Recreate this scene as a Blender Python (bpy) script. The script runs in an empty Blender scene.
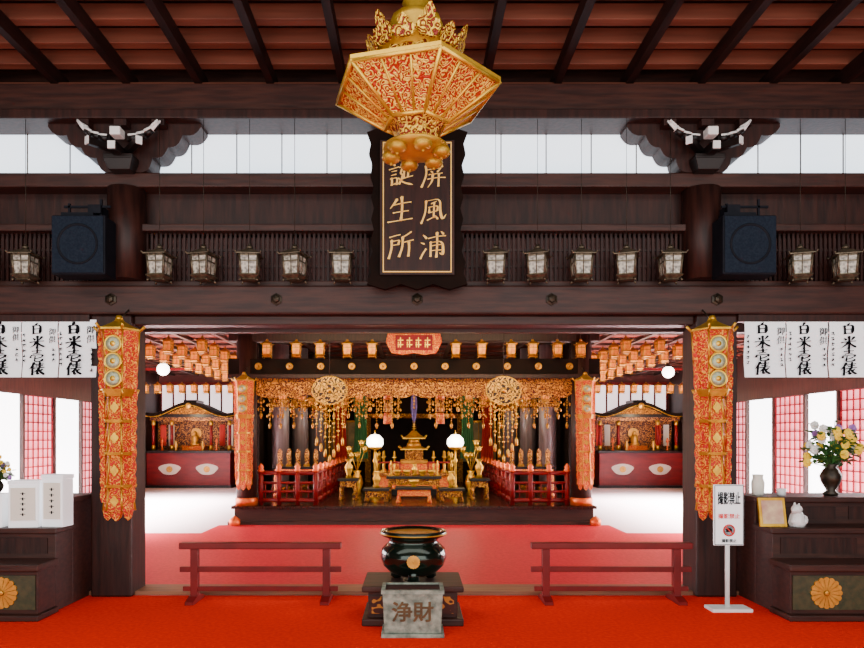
import bpy, bmesh, math, random
from math import sin, cos, pi, radians
from mathutils import Vector, Matrix
random.seed(7)
COL = bpy.context.scene.collection

# ------------------------------------------------------------------ materials
def mat(name, c1, c2=None, rough=.5, metal=0., scale=6., bump=0., stretch=(1,1,1), emit=0., ecol=None, lo=.35, hi=.65, kind='noise', coat=0., spec=.5, detail=4., cycle=14.):
    m = bpy.data.materials.new(name); m.use_nodes = True
    nt = m.node_tree; N = nt.nodes; L = nt.links
    b = N['Principled BSDF']
    b.inputs['Roughness'].default_value = rough
    b.inputs['Metallic'].default_value = metal
    b.inputs['Specular IOR Level'].default_value = spec
    b.inputs['Coat Weight'].default_value = coat
    b.inputs['Base Color'].default_value = (*c1, 1)
    if c2 is not None:
        tc = N.new('ShaderNodeTexCoord'); mp = N.new('ShaderNodeMapping')
        mp.inputs['Scale'].default_value = stretch
        L.new(tc.outputs['Object'], mp.inputs['Vector'])
        t = N.new('ShaderNodeTexNoise'); t.inputs['Scale'].default_value = scale; t.inputs['Detail'].default_value = detail
        out = t.outputs['Fac']
        if kind == 'scroll':      # contour bands of a noise field: closed curling bands like pierced scrollwork
            t.inputs['Detail'].default_value = 1.0
            mu = N.new('ShaderNodeMath'); mu.operation='MULTIPLY'; mu.inputs[1].default_value = cycle
            si = N.new('ShaderNodeMath'); si.operation='SINE'
            ab = N.new('ShaderNodeMath'); ab.operation='MULTIPLY_ADD'; ab.inputs[1].default_value=.5; ab.inputs[2].default_value=.5
            L.new(t.outputs['Fac'],mu.inputs[0]); L.new(mu.outputs[0],si.inputs[0]); L.new(si.outputs[0],ab.inputs[0])
            out = ab.outputs[0]
        L.new(mp.outputs['Vector'], t.inputs['Vector'])
        r = N.new('ShaderNodeValToRGB')
        r.color_ramp.elements[0].position = lo; r.color_ramp.elements[1].position = hi
        r.color_ramp.elements[0].color = (*c1, 1); r.color_ramp.elements[1].color = (*c2, 1)
        L.new(out, r.inputs['Fac']); L.new(r.outputs['Color'], b.inputs['Base Color'])
        if bump:
            bp = N.new('ShaderNodeBump'); bp.inputs['Strength'].default_value = bump; bp.inputs['Distance'].default_value = .02
            L.new(out, bp.inputs['Height']); L.new(bp.outputs['Normal'], b.inputs['Normal'])
        if emit and ecol is None:
            L.new(r.outputs['Color'], b.inputs['Emission Color'])
    if emit:
        b.inputs['Emission Strength'].default_value = emit
        if ecol: b.inputs['Emission Color'].default_value = (*ecol, 1)
        elif c2 is None: b.inputs['Emission Color'].default_value = (*c1, 1)
    return m

WOOD  = mat('dark_wood', (.024,.0070,.005), (.054,.016,.010), rough=.48, scale=5, stretch=(.6,3,6), bump=.1, spec=.35)
WOODV = mat('dark_wood_vertical', (.016,.0048,.0038), (.038,.011,.0075), rough=.5, scale=5, stretch=(5,5,.6), bump=.1, spec=.3)
WOODR = mat('ceiling_wood_lit', (.15,.042,.024), (.22,.066,.038), rough=.6, scale=3, stretch=(.3,5,5), spec=.3, detail=2)  # lit brown: light on the battens is put into the colour
WOODB = mat('ceiling_board_shaded', (.035,.009,.006), (.06,.016,.010), rough=.7, scale=4, stretch=(.6,5,5), bump=.1, spec=.2)  # darker copy, puts the shade of the gaps into the colour
WOODJ = mat('joist_wood', (.012,.0045,.004), (.028,.009,.007), rough=.6, scale=4, stretch=(5,.6,5), bump=.1, spec=.2)
LACQ  = mat('black_lacquer', (.005,.003,.003), (.011,.006,.005), rough=.35, scale=3, spec=.3)
DARKW = mat('dark_alcove', (.006,.003,.002), (.012,.005,.003), rough=.8, scale=3, spec=.1)
MAROON= mat('maroon_lacquer', (.13,.0012,.0025), (.21,.004,.005), rough=.38, scale=3, stretch=(1,1,4), spec=.3)
REDRAIL=mat('red_rail', (.12,.003,.004), (.18,.006,.007), rough=.4, scale=4, spec=.35)
GOLD  = mat('gold', (.72,.42,.035), (.55,.27,.015), rough=.36, metal=.75, scale=9, bump=.2)
GOLDB = mat('bright_gold', (.82,.52,.05), (.66,.36,.02), rough=.34, metal=.65, scale=9, bump=.2)
GOLDL = mat('lobe_gold', (.60,.36,.03), (.42,.22,.012), rough=.4, metal=.55, scale=9, bump=.2)
GOLDD = mat('deep_brass', (.52,.24,.012), (.34,.13,.006), rough=.4, metal=.6, scale=9, bump=.2)
GOLDO = mat('openwork_gold_glow', (.42,.020,.002), (.90,.58,.07), rough=.36, metal=.3, scale=19, kind='scroll', lo=.48, hi=.6, bump=.5, cycle=42, emit=.12)  # red gaps and emission imitate light shining from inside the lantern
GOLDP = mat('pierced_gold', (.22,.012,.002), (.85,.52,.05), rough=.36, metal=.4, scale=22, kind='scroll', lo=.36, hi=.5, bump=.6, cycle=28)
GOLDF = mat('gold_fringe', (.07,.004,.001), (.66,.27,.014), rough=.42, metal=.4, scale=20, kind='scroll', lo=.5, hi=.68, bump=.6, cycle=28)
REDGOLD=mat('red_gold_brocade', (.62,.014,.002), (.92,.38,.02), rough=.42, metal=.15, scale=24, kind='scroll', lo=.6, hi=.78, bump=.5, cycle=30)
COPPER= mat('copper_red', (.7,.07,.01), (.85,.18,.03), rough=.35, metal=.5, scale=12, bump=.2)
BRONZE= mat('aged_bronze', (.07,.055,.035), (.18,.14,.09), rough=.4, metal=.6, scale=24, bump=.15)
DBRONZE= mat('dark_bronze', (.02,.016,.012), (.05,.035,.02), rough=.4, metal=.6, scale=14, bump=.15)
POT   = mat('censer_bronze', (.004,.012,.008), (.014,.026,.016), rough=.14, metal=.6, scale=6, coat=.4)
PANE  = mat('lantern_pane', (.13,.12,.10), (.60,.56,.46), rough=.3, scale=30, emit=.05)
GLOW  = mat('lantern_glow', (.62,.12,.004), (.90,.36,.025), rough=.5, scale=15, emit=.5)
WHITE = mat('white_paint', (.85,.85,.83), (.9,.9,.88), rough=.6, scale=5)
PAPERGLOW = mat('paper', (.88,.9,.93), (.93,.94,.96), rough=.8, scale=3, emit=.5)  # emission added so paper looks brightly lit
INK   = mat('ink', (.004,.004,.006), (.008,.008,.01), rough=.9, scale=5, spec=.05)
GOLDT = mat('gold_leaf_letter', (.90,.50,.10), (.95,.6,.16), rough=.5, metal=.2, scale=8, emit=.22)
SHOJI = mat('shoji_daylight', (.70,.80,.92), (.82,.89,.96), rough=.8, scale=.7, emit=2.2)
DAY   = mat('daylight_window', (.95,.97,1.), (1,1,1), rough=.8, scale=1, emit=8)
DAYP  = mat('shoji_pink', (.85,.24,.28), (.95,.36,.40), rough=.8, scale=1, emit=1.5)
DAYW  = mat('shoji_bright', (.95,.7,.72), (1.,.85,.85), rough=.8, scale=1, emit=2.0)
LATT  = mat('lattice_red', (.16,.003,.010), (.24,.006,.016), rough=.6, scale=3, stretch=(1,1,4), spec=.2)
CARPET= mat('red_carpet', (.76,.011,.003), (.86,.022,.006), rough=.95, scale=30, bump=.3, spec=.02)
CARPIN= mat('rose_carpet', (.58,.002,.018), (.70,.008,.032), rough=.5, scale=22, bump=.2, spec=.35)
TATAMI_GLARE= mat('tatami_glare', (.93,.70,.72), (.96,.76,.78), rough=.45, scale=12, stretch=(1,8,1), bump=.1)  # pale pink colour stands in for daylight glare on the side floor
DKFLOOR=mat('polished_floor', (.016,.005,.003), (.034,.010,.006), rough=.25, scale=3, stretch=(6,.6,1), spec=.4)
TAN   = mat('threshold_wood', (.20,.08,.04), (.30,.13,.06), rough=.5, scale=5, stretch=(.5,6,6))
STONE = mat('weathered_green_grey', (.12,.15,.12), (.32,.35,.28), rough=.6, scale=18, bump=.2)
SPK   = mat('speaker_grille', (.007,.012,.022), (.013,.020,.032), rough=.8, scale=60, spec=.1)
SPKF  = mat('speaker_case', (.004,.005,.009), (.008,.009,.014), rough=.7, scale=9, spec=.15)
GREEN = mat('leaf_green', (.02,.09,.02), (.06,.2,.04), rough=.5, scale=10)
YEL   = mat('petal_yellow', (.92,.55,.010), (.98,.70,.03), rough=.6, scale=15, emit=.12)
WPET  = mat('petal_white', (.85,.85,.8), (.95,.95,.92), rough=.6, scale=15)
PURP  = mat('petal_violet', (.25,.1,.4), (.4,.2,.55), rough=.6, scale=15)
PORC  = mat('porcelain', (.8,.8,.8), (.9,.9,.9), rough=.2, scale=5, coat=.5)
GREYC = mat('grey_column', (.12,.085,.085), (.20,.155,.155), rough=.35, scale=4, stretch=(4,4,.5))
CURTG = mat('green_curtain', (.03,.16,.05), (.09,.28,.09), rough=.8, scale=6, stretch=(8,8,.5))
CURTR = mat('red_curtain', (.45,.008,.01), (.6,.03,.015), rough=.8, scale=6, stretch=(8,8,.5))
SIGNR = mat('sign_red', (.75,.01,.01), (.8,.02,.015), rough=.5, scale=5)
LAMPW = mat('lamp_glass', (1,.93,.8), (1,.96,.88), rough=.4, scale=5, emit=10)
ASH   = mat('ash', (.4,.38,.35), (.55,.53,.5), rough=.95, scale=40, bump=.5)
EMBG  = mat('emblem_gold', (.62,.28,.03), (.78,.42,.06), rough=.4, metal=.55, scale=14)
PANELG= mat('green_brown_panel', (.025,.04,.018), (.06,.06,.025), rough=.4, scale=20)
MEDAL = mat('silver_green_metal', (.30,.36,.22), (.50,.52,.34), rough=.4, metal=.4, scale=30, bump=.3)
PLAST = mat('dark_plaster', (.06,.010,.008), (.10,.016,.012), rough=.8, scale=3)
PIC   = mat('painted_picture', (.75,.6,.35), (.5,.25,.2), rough=.5, scale=9)
CREAM = mat('cream_card', (.85,.82,.7), (.92,.88,.78), rough=.7, scale=4)
SHELF = mat('altar_dim_interior', (.05,.008,.004), (.50,.19,.02), rough=.5, metal=.3, scale=12, kind='scroll', lo=.65, hi=.85, cycle=24)

# ------------------------------------------------------------------ mesh builder
class M:
    def __init__(s): s.v=[]; s.f=[]; s.mi=[]; s.sm=[]; s.m=0
    def add(s, vs, fs, smooth=False):
        o=len(s.v); s.v += [tuple(v) for v in vs]
        for f in fs:
            s.f.append([i+o for i in f]); s.mi.append(s.m); s.sm.append(smooth)
        return s
    def box(s,x0,x1,y0,y1,z0,z1):
        return s.add([(x0,y0,z0),(x1,y0,z0),(x1,y1,z0),(x0,y1,z0),(x0,y0,z1),(x1,y0,z1),(x1,y1,z1),(x0,y1,z1)],
              [(0,3,2,1),(4,5,6,7),(0,1,5,4),(1,2,6,5),(2,3,7,6),(3,0,4,7)])
    def cb(s,cx,cy,cz,sx,sy,sz,mtx=None):
        vs=[Vector((a*sx/2,b*sy/2,c*sz/2)) for a,b,c in [(-1,-1,-1),(1,-1,-1),(1,1,-1),(-1,1,-1),(-1,-1,1),(1,-1,1),(1,1,1),(-1,1,1)]]
        if mtx is not None: vs=[mtx@v for v in vs]
        vs=[v+Vector((cx,cy,cz)) for v in vs]
        return s.add(vs,[(0,3,2,1),(4,5,6,7),(0,1,5,4),(1,2,6,5),(2,3,7,6),(3,0,4,7)])
    def lathe(s,prof,cx=0,cy=0,cz=0,n=16,rot=0,smooth=True,caps=True,axis='z'):
        vs=[];fs=[]
        for r,z in prof:
            for i in range(n):
                a=rot+2*pi*i/n
                p=(r*sin(a),-r*cos(a),z)
                if axis=='y': p=(r*sin(a), z, r*cos(a))
                vs.append((p[0]+cx,p[1]+cy,p[2]+cz))
        for k in range(len(prof)-1):
            for i in range(n):
                j=(i+1)%n
                fs.append((k*n+i,k*n+j,(k+1)*n+j,(k+1)*n+i))
        s.add(vs,fs,smooth)
        if caps:
            b=len(s.v)-len(vs)
            for k in (0,len(prof)-1):
                if prof[k][0]>1e-4:
                    s.f.append([b+k*n+i for i in range(n)]); s.mi.append(s.m); s.sm.append(False)
        return s
    def cyl(s,cx,cy,z0,z1,r,n=16,r1=None,rot=0,smooth=True):
        return s.lathe([(r,z0),(r1 if r1 is not None else r,z1)],cx,cy,0,n,rot,smooth)
    def sph(s,cx,cy,cz,r,n=12,sx=1,sy=1,sz=1):
        vs=[];fs=[];k=max(4,n//2)
        for a in range(k+1):
            t=pi*a/k
            for i in range(n):
                p=2*pi*i/n
                vs.append((cx+r*sx*sin(t)*cos(p),cy+r*sy*sin(t)*sin(p),cz+r*sz*cos(t)))
        for a in range(k):
            for i in range(n):
                j=(i+1)%n
                fs.append((a*n+i,a*n+j,(a+1)*n+j,(a+1)*n+i))
        return s.add(vs,fs,True)
    def rod(s,p,q,r,n=6,r1=None):
        p=Vector(p);q=Vector(q);d=(q-p)
        if d.length<1e-6: return s
        d.normalize(); u=d.orthogonal().normalized(); w=d.cross(u)
        r1=r if r1 is None else r1
        vs=[p+(u*cos(2*pi*i/n)+w*sin(2*pi*i/n))*r for i in range(n)]+[q+(u*cos(2*pi*i/n)+w*sin(2*pi*i/n))*r1 for i in range(n)]
        fs=[(i,(i+1)%n,n+(i+1)%n,n+i) for i in range(n)]+[tuple(range(n)),tuple(range(n,2*n))]
        return s.add(vs,fs,True)
    def prism(s,poly,y0,y1):
        n=len(poly)
        vs=[(x,y0,z) for x,z in poly]+[(x,y1,z) for x,z in poly]
        return s.add(vs,[tuple(range(n)),tuple(range(n,2*n))]+[(i,(i+1)%n,n+(i+1)%n,n+i) for i in range(n)])
    def prismx(s,poly,x0,x1):
        n=len(poly)
        vs=[(x0,y,z) for y,z in poly]+[(x1,y,z) for y,z in poly]
        return s.add(vs,[tuple(range(n)),tuple(range(n,2*n))]+[(i,(i+1)%n,n+(i+1)%n,n+i) for i in range(n)])
    def frame(s,x0,x1,z0,z1,w,y0,y1):
        O=[(x0,z0),(x1,z0),(x1,z1),(x0,z1)]; I=[(x0+w,z0+w),(x1-w,z0+w),(x1-w,z1-w),(x0+w,z1-w)]
        vs=[(x,y0,z) for x,z in O+I]+[(x,y1,z) for x,z in O+I]
        fs=[]
        for i in range(4):
            j=(i+1)%4; fs+= [(i,j,4+j,4+i),(8+i,12+i,12+j,8+j),(i,8+i,8+j,j),(4+i,4+j,12+j,12+i)]
        return s.add(vs,fs)
    def frameh(s,x0,x1,y0,y1,w,z0,z1):
        O=[(x0,y0),(x1,y0),(x1,y1),(x0,y1)]; I=[(x0+w,y0+w),(x1-w,y0+w),(x1-w,y1-w),(x0+w,y1-w)]
        vs=[(x,y,z0) for x,y in O+I]+[(x,y,z1) for x,y in O+I]
        fs=[]
        for i in range(4):
            j=(i+1)%4; fs+= [(i,j,4+j,4+i),(8+i,12+i,12+j,8+j),(i,8+i,8+j,j),(4+i,4+j,12+j,12+i)]
        return s.add(vs,fs)
    def mesh(s,name,mats):
        me=bpy.data.meshes.new(name); me.from_pydata(s.v,[],s.f)
        for m in mats: me.materials.append(m)
        for i,p in enumerate(me.polygons): p.material_index=s.mi[i]; p.use_smooth=s.sm[i]
        bm=bmesh.new(); bm.from_mesh(me); bmesh.ops.recalc_face_normals(bm,faces=bm.faces); bm.to_mesh(me); bm.free()
        return me

def L(m): return m if isinstance(m,(list,tuple)) else [m]
def thing(name,loc,label,cat,group=None,rz=0):
    o=bpy.data.objects.new(name,None); o.empty_display_size=.1; COL.objects.link(o); o.location=loc; o.rotation_euler[2]=rz
    o['label']=label; o['category']=cat
    if group: o['group']=group
    return o
def part(m,name,parent,mats,label=None,bev=0,loc=None,rot=None):
    o=bpy.data.objects.new(name,m.mesh(name,L(mats))); COL.objects.link(o); o.parent=parent
    if loc: o.location=loc
    if rot: o.rotation_euler=rot
    if label: o['label']=label
    if bev:
        b=o.modifiers.new('bevel','BEVEL'); b.width=bev; b.segments=2; b.limit_method='ANGLE'
    return o
def solo(m,name,loc,label,cat,mats,group=None,bev=0,rz=0):
    o=bpy.data.objects.new(name,m.mesh(name,L(mats))); COL.objects.link(o); o.location=loc; o.rotation_euler[2]=rz
    o['label']=label; o['category']=cat
    if group: o['group']=group
    if bev:
        b=o.modifiers.new('bevel','BEVEL'); b.width=bev; b.segments=2; b.limit_method='ANGLE'
    return o
def struct(m,name,mats,bev=0):
    o=bpy.data.objects.new(name,m.mesh(name,L(mats))); COL.objects.link(o); o['kind']='structure'
    if bev:
        b=o.modifiers.new('bevel','BEVEL'); b.width=bev; b.segments=2; b.limit_method='ANGLE'
    return o
def dup(src,loc,rz=None,sc=None,label=None):
    def rec(o,par):
        c=o.copy(); COL.objects.link(c)
        if par is not None: c.parent=par
        for ch in list(o.children): rec(ch,c)
        return c
    c=rec(src,None); c.location=loc
    if rz is not None: c.rotation_euler[2]=rz
    if sc is not None: c.scale=(sc,sc,sc) if not isinstance(sc,tuple) else sc
    if label: c['label']=label
    return c
def text(s,size,name,parent,matl,loc,ext=.003,bold=0.,spacing=1.,rot=(pi/2,0,0),label=None,sx=1.,sz=1.,shear=0.):
    cu=bpy.data.curves.new('t','FONT'); cu.body=s; cu.size=size; cu.extrude=ext
    cu.align_x='CENTER'; cu.align_y='CENTER'; cu.space_line=spacing
    ob=bpy.data.objects.new('t',cu); COL.objects.link(ob)
    bpy.context.view_layer.update()
    dg=bpy.context.evaluated_depsgraph_get()
    me=bpy.data.meshes.new_from_object(ob.evaluated_get(dg))
    bpy.data.objects.remove(ob); bpy.data.curves.remove(cu)
    if bold:
        V=[v.co.copy() for v in me.vertices]; F=[tuple(p.vertices) for p in me.polygons]
        vs=[];fs=[]
        for k,(dx,dz) in enumerate(((0,0),(1,.7),(-1,-.7),(.5,-.35),(-.5,.35))):
            o=len(vs); vs+=[(v.x+dx*bold,v.y+dz*bold,v.z+.0002*k) for v in V]; fs+=[tuple(i+o for i in f) for f in F]
        me2=bpy.data.meshes.new(name); me2.from_pydata(vs,[],fs); bpy.data.meshes.remove(me); me=me2
    for v in me.vertices: v.co.x=v.co.x*sx+v.co.y*shear; v.co.y*=sz
    me.materials.clear(); me.materials.append(matl)
    o=bpy.data.objects.new(name,me); COL.objects.link(o); o.parent=parent; o.location=loc; o.rotation_euler=rot
    if label: o['label']=label
    return o
# brush calligraphy: every character is a list of brush strokes on a 100 x 100 grid
BR={
'白':[[(54,102),(38,80)],[(24,80),(28,14)],[(24,80),(77,82),(72,10)],[(27,50),(70,51)],[(28,18),(70,19)]],
'米':[[(22,88),(37,68)],[(82,94),(63,68)],[(4,55),(96,59)],[(50,99),(50,-2)],[(48,56),(32,30),(2,10)],[(52,56),(68,30),(102,10)]],
'壱':[[(18,84),(82,87)],[(50,101),(50,67)],[(28,66),(74,68)],[(12,54),(8,34)],[(13,52),(93,55),(82,37)],[(76,35),(36,23)],[(37,43),(34,8),(52,2),(84,4),(90,22)]],
'俵':[[(32,101),(20,74),(0,48)],[(18,70),(18,-2)],[(42,84),(93,87)],[(46,70),(88,72)],[(33,54),(101,57)],[(67,101),(67,56)],[(64,54),(52,38),(30,22)],[(53,38),(53,5),(67,15)],[(90,47),(73,33)],[(62,46),(76,20),(103,1)]],
'屏':[[(20,92),(85,94),(83,75)],[(22,74),(82,75)],[(20,92),(20,50),(0,0)],[(40,67),(48,57)],[(78,70),(66,57)],[(32,52),(90,53)],[(26,32),(101,34)],[(47,52),(45,24),(28,-2)],[(73,52),(73,-3)]],
'風':[[(20,92),(18,44),(-2,1)],[(20,92),(77,94),(79,34),(90,2),(102,26)],[(65,85),(37,75)],[(34,62),(35,38)],[(34,62),(67,63),(65,41)],[(35,41),(65,42)],[(50,78),(50,17)],[(27,13),(64,20)],[(58,29),(73,6)]],
'浦':[[(8,94),(24,80)],[(0,68),(17,56)],[(0,2),(21,40)],[(32,79),(100,82)],[(64,101),(64,-2)],[(40,62),(38,2)],[(40,62),(90,64),(90,4),(78,12)],[(40,44),(89,45)],[(40,26),(89,27)],[(78,100),(91,88)]],
'誕':[[(16,100),(28,89)],[(0,79),(41,83)],[(10,66),(34,68)],[(10,53),(34,55)],[(10,40),(11,10)],[(10,39),(35,40),(33,12)],[(11,14),(33,15)],[(94,96),(64,84)],[(79,87),(79,35)],[(79,62),(97,63)],[(64,67),(64,35)],[(58,34),(100,37)],[(45,80),(59,82),(48,54),(57,51),(42,10)],[(42,38),(58,13),(103,1)]],
'生':[[(32,98),(20,76),(4,58)],[(22,74),(90,77)],[(52,101),(50,6)],[(20,41),(84,43)],[(0,4),(101,7)]],
'所':[[(3,88),(48,92)],[(12,73),(12,42),(-2,1)],[(12,72),(42,73),(41,53)],[(12,52),(41,53)],[(92,98),(74,87),(55,82)],[(58,82),(58,42),(42,0)],[(58,58),(101,61)],[(80,58),(80,-5)]],
'御':[[(24,98),(4,78)],[(26,76),(4,52)],[(16,62),(16,0)],[(42,96),(32,80)],[(36,84),(64,85)],[(30,64),(66,66)],[(49,84),(49,24)],[(49,44),(64,45)],[(37,46),(37,22)],[(30,18),(66,26)],[(74,84),(74,0)],[(74,84),(96,86),(94,24),(84,30)]],
'供':[[(30,99),(20,74),(2,50)],[(18,70),(18,0)],[(48,96),(48,36)],[(82,96),(82,36)],[(36,76),(96,78)],[(30,36),(99,38)],[(54,28),(36,4)],[(76,28),(94,6)]],
}
def brush(s,size,name,parent,matl,loc,pitch=1.08,wt=9.,asp=1.,slant=.10,jit=1.5,seed=1):
    rng=random.Random(seed); m=M(); k=size/100
    for ci,ch in enumerate(s):
        oz=-(ci-(len(s)-1)/2)*size*pitch; cw=wt*rng.uniform(.88,1.12); cs=slant*rng.uniform(.7,1.3)
        def W_(x,y,yy): return ((x-50)*k*asp+ (y-50)*k*.03, yy, (y-50+(x-50)*cs)*k+oz)
        for st in BR[ch]:
            P=[Vector((p[0]+rng.uniform(-jit,jit),p[1]+rng.uniform(-jit,jit))) for p in st]
            if len(P)==2:
                d=P[1]-P[0]
                if d.length>30: P=[P[0],P[0].lerp(P[1],.5)+Vector((-d.y,d.x))*rng.uniform(.0,.05),P[1]]
            for _ in range(2):
                Q=[P[0]]
                for a,b in zip(P,P[1:]): Q+= [a.lerp(b,.22),a.lerp(b,.78)]
                Q.append(P[-1]); P=Q if len(P)>2 else P
            S=[]
            for a,b in zip(P,P[1:]):
                n_=max(1,int((b-a).length/4))
                S+=[a.lerp(b,i/n_) for i in range(n_)]
            S.append(P[-1]); N_=len(S)
            d0=P[-1]-P[0]; dot=d0.length<28
            lr=[]
            for i,p in enumerate(S):
                t=i/(N_-1); d=(S[min(i+1,N_-1)]-S[max(i-1,0)]).normalized()
                w=cw*(.44+.66*abs(d.y))
                if dot: w*= .45+1.0*t if t<.85 else 1.3*(1-t)/.15+.15
                elif d0.y<-20 and abs(d0.x)>.35*abs(d0.y) and d0.x<0: w*=1.35*(1-t)**.75+.08
                elif d0.y<-20 and d0.x>30: w*=.5+1.1*t if t<.8 else 1.38*(1-t)/.2+.08
                else: w*= 1.45-3.2*t if t<.17 else (.9 if t<.8 else .9+2.2*(t-.8))
                if t>.97 and not dot: w*=.6
                nrm=Vector((-d.y,d.x))*w*.5
                lr.append((p+nrm,p-nrm))
            vs=[];fs=[]
            for a,b in lr: vs+=[W_(a.x,a.y,0),W_(b.x,b.y,0)]
            for i in range(N_-1): fs.append((2*i,2*i+1,2*i+3,2*i+2))
            m.add(vs,fs)
            if not dot:
                c=S[0]; r=cw*.42
                m.add([W_(c.x+r*cos(a+.5),c.y+r*.8*sin(a+.5),-.0004) for a in [j*2*pi/7 for j in range(7)]],[tuple(range(7))])
    return part(m,name,parent,matl,loc=loc)
def chrys(m,cx,y,cz,R,n=16,dep=.012):
    for i in range(n):
        a=2*pi*i/n; w=R*sin(pi/n)*.93
        pts=[]
        for k in range(9):
            t=-pi/2+pi*k/8
            pts.append((R*.82+R*.18*cos(t), w*sin(t)))
        pts=[(R*.12,-w*.18)]+pts+[(R*.12,w*.18)]
        poly=[(cx+p*sin(a)+q*cos(a), cz+p*cos(a)-q*sin(a)) for p,q in pts]
        m.prism(poly,y-dep,y)
    m.lathe([(R*.17,-dep*1.6),(R*.12,-dep*2),(0,-dep*2)],cx,y,cz,12,axis='y')

# ------------------------------------------------------------------ camera
cam=bpy.data.cameras.new('camera'); co=bpy.data.objects.new('camera',cam); COL.objects.link(co)
cam.lens=28; cam.sensor_width=36; co.location=(0,0,1.55); co.rotation_euler=(pi/2,0,0)
cam.shift_x=(432-414)/864; cam.shift_y=(438-324)/864
cam.clip_start=.05
bpy.context.scene.camera=co

# ------------------------------------------------------------------ room shell
struct(M().box(-9,9,-2,6.62,-.12,0),'floor',CARPET)
struct(M().box(-9,9,6.62,22.6,-.12,0.0),'floor_hall',TATAMI_GLARE)
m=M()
P=[(-8.4,6.95),(8.4,6.95),(8.4,10.9),(3.45,10.9),(3.45,11.9),(-3.45,11.9),(-3.45,10.9),(-8.4,10.9)]  # carpet cut short where the pale glare-coloured floor takes over
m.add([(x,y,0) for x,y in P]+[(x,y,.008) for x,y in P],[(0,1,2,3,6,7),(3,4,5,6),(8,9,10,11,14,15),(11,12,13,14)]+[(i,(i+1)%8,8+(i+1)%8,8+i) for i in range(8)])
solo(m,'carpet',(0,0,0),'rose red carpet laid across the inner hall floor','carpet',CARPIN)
struct(M().box(-9,9,6.62,6.95,0.0,.04),'trim_1',TAN,bev=.008)
struct(M().box(-9,9,22.4,22.6,0,3.8),'wall_back',PLAST)
def sidewall(sx,name):
    m=M(); x0,x1=sorted((8.5*sx,8.7*sx))
    m.box(x0,x1,6.95,22.4,2.5,3.8)
    m.box(x0,x1,6.95,22.4,0,.1)
    m.box(x0,x1,6.95,9.9,.1,2.5); m.box(x0,x1,18.35,22.4,.1,2.5)
    for y in (12.65,13.5,14.65,15.93,17.22): m.box(x0,x1,y-.04,y+.04,.1,2.5)
    struct(m,name,WOODV)
sidewall(-1,'wall_left'); sidewall(1,'wall_right')
k=1
bays=[(9.9,11.3,0),(11.3,12.61,1),(12.69,13.46,0),(13.54,14.61,1),(14.69,15.89,0),(15.97,17.18,1),(17.26,18.35,0)]
for sx in (-1,1):
    for a,b,op in bays:
        m=M(); xi=8.58*sx
        if op:
            m.box(min(xi,xi+.03*sx),max(xi,xi+.03*sx),a,b,.1,2.5)
            struct(m,'window_%d'%k,[DAY])
        else:
            m.box(min(xi,xi+.02*sx),max(xi,xi+.02*sx),a,b,.1,2.5)
            m.m=1
            xx=8.55*sx
            nn=max(4,int((b-a)/.19))
            for i in range(nn+1):
                y=a+(b-a)*i/nn; m.box(xx-.008,xx+.008,y-.018,y+.018,.1,2.5)
            for i in range(13):
                z=.1+2.4*i/12; m.box(xx-.008,xx+.008,a,b,z-.014,z+.014)
            struct(m,'window_%d'%k,[DAYP,LATT])
        k+=1
for sx in (-1,1):
    m=M(); a,b=sorted((5.2*sx,8.4*sx))
    m.box(a,b,22.36,22.39,2.3,3.35); m.m=1
    for i in range(9):
        x=a+(b-a)*i/8; m.box(x-.025,x+.025,22.32,22.36,2.3,3.35)
    m.box(a,b,22.32,22.36,2.28,2.36); m.box(a,b,22.32,22.36,3.3,3.4)
    struct(m,'window_%d'%k,[DAYW,MAROON]); k+=1
struct(M().box(-9.1,-9,-2,6.7,0,5.4),'wall_left_hall',PLAST)
struct(M().box(9,9.1,-2,6.7,0,5.4),'wall_right_hall',PLAST)
INCEIL=mat('red_ceiling', (.10,.010,.005), (.16,.022,.008), rough=.7, scale=5, spec=.2)
m=M().box(-8.7,8.7,6.9,22.6,3.7,3.8); m.m=1
for i in range(-10,11): m.box(i*.8-.04,i*.8+.04,6.95,22.4,3.62,3.7)
for i in range(20): m.box(-8.5,8.5,7.2+i*.8-.03,7.2+i*.8+.03,3.64,3.7)
struct(m,'ceiling_hall',[INCEIL,WOOD])
struct(M().box(-9,9,-2,7.0,5.36,5.46),'ceiling',WOODB)
m=M()
for i in range(-13,14): m.box(i*.7-.035,i*.7+.035,-1.9,6.75,5.0,5.14)
struct(m,'trim_2',WOODJ)
m=M()
for i in range(25): y=-1.78+i*.345; m.box(-9,9,y-.05,y+.05,5.14,5.28)
struct(m,'trim_3',WOODR,bev=.006)
n=4
def trim(m,mats,bev=0):
    global n
    struct(m,'trim_%d'%n,mats,bev); n+=1
struct(M().box(-9,9,6.85,6.95,2.63,5.36),'wall_front',WOOD)
trim(M().box(-9,9,6.55,6.85,4.96,5.02),WOODR,.01)
trim(M().box(-9,9,6.45,6.85,4.68,4.96),WOOD,.015)
trim(M().box(-9,9,6.38,6.85,4.59,4.68),WOODV,.01)
trim(M().box(-9,9,6.5,6.85,3.98,4.12),WOOD,.015)
trim(M().box(-9,9,6.7,6.85,3.60,4.0),WOODV)
trim(M().box(-9,9,6.55,6.7,3.57,3.64),WOOD,.01)
trim(M().box(-9,9,6.5,6.87,2.75,3.03),WOOD,.02)
trim(M().box(-9,9,6.58,6.87,3.03,3.09),WOOD,.008)
trim(M().box(-2.75,2.75,6.6,6.85,2.66,2.75),WOOD,.01)
trim(M().box(-9,-3.15,6.52,6.60,2.68,2.75),WOODV,.006)
trim(M().box(3.15,9,6.52,6.60,2.68,2.75),WOODV,.006)
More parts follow.
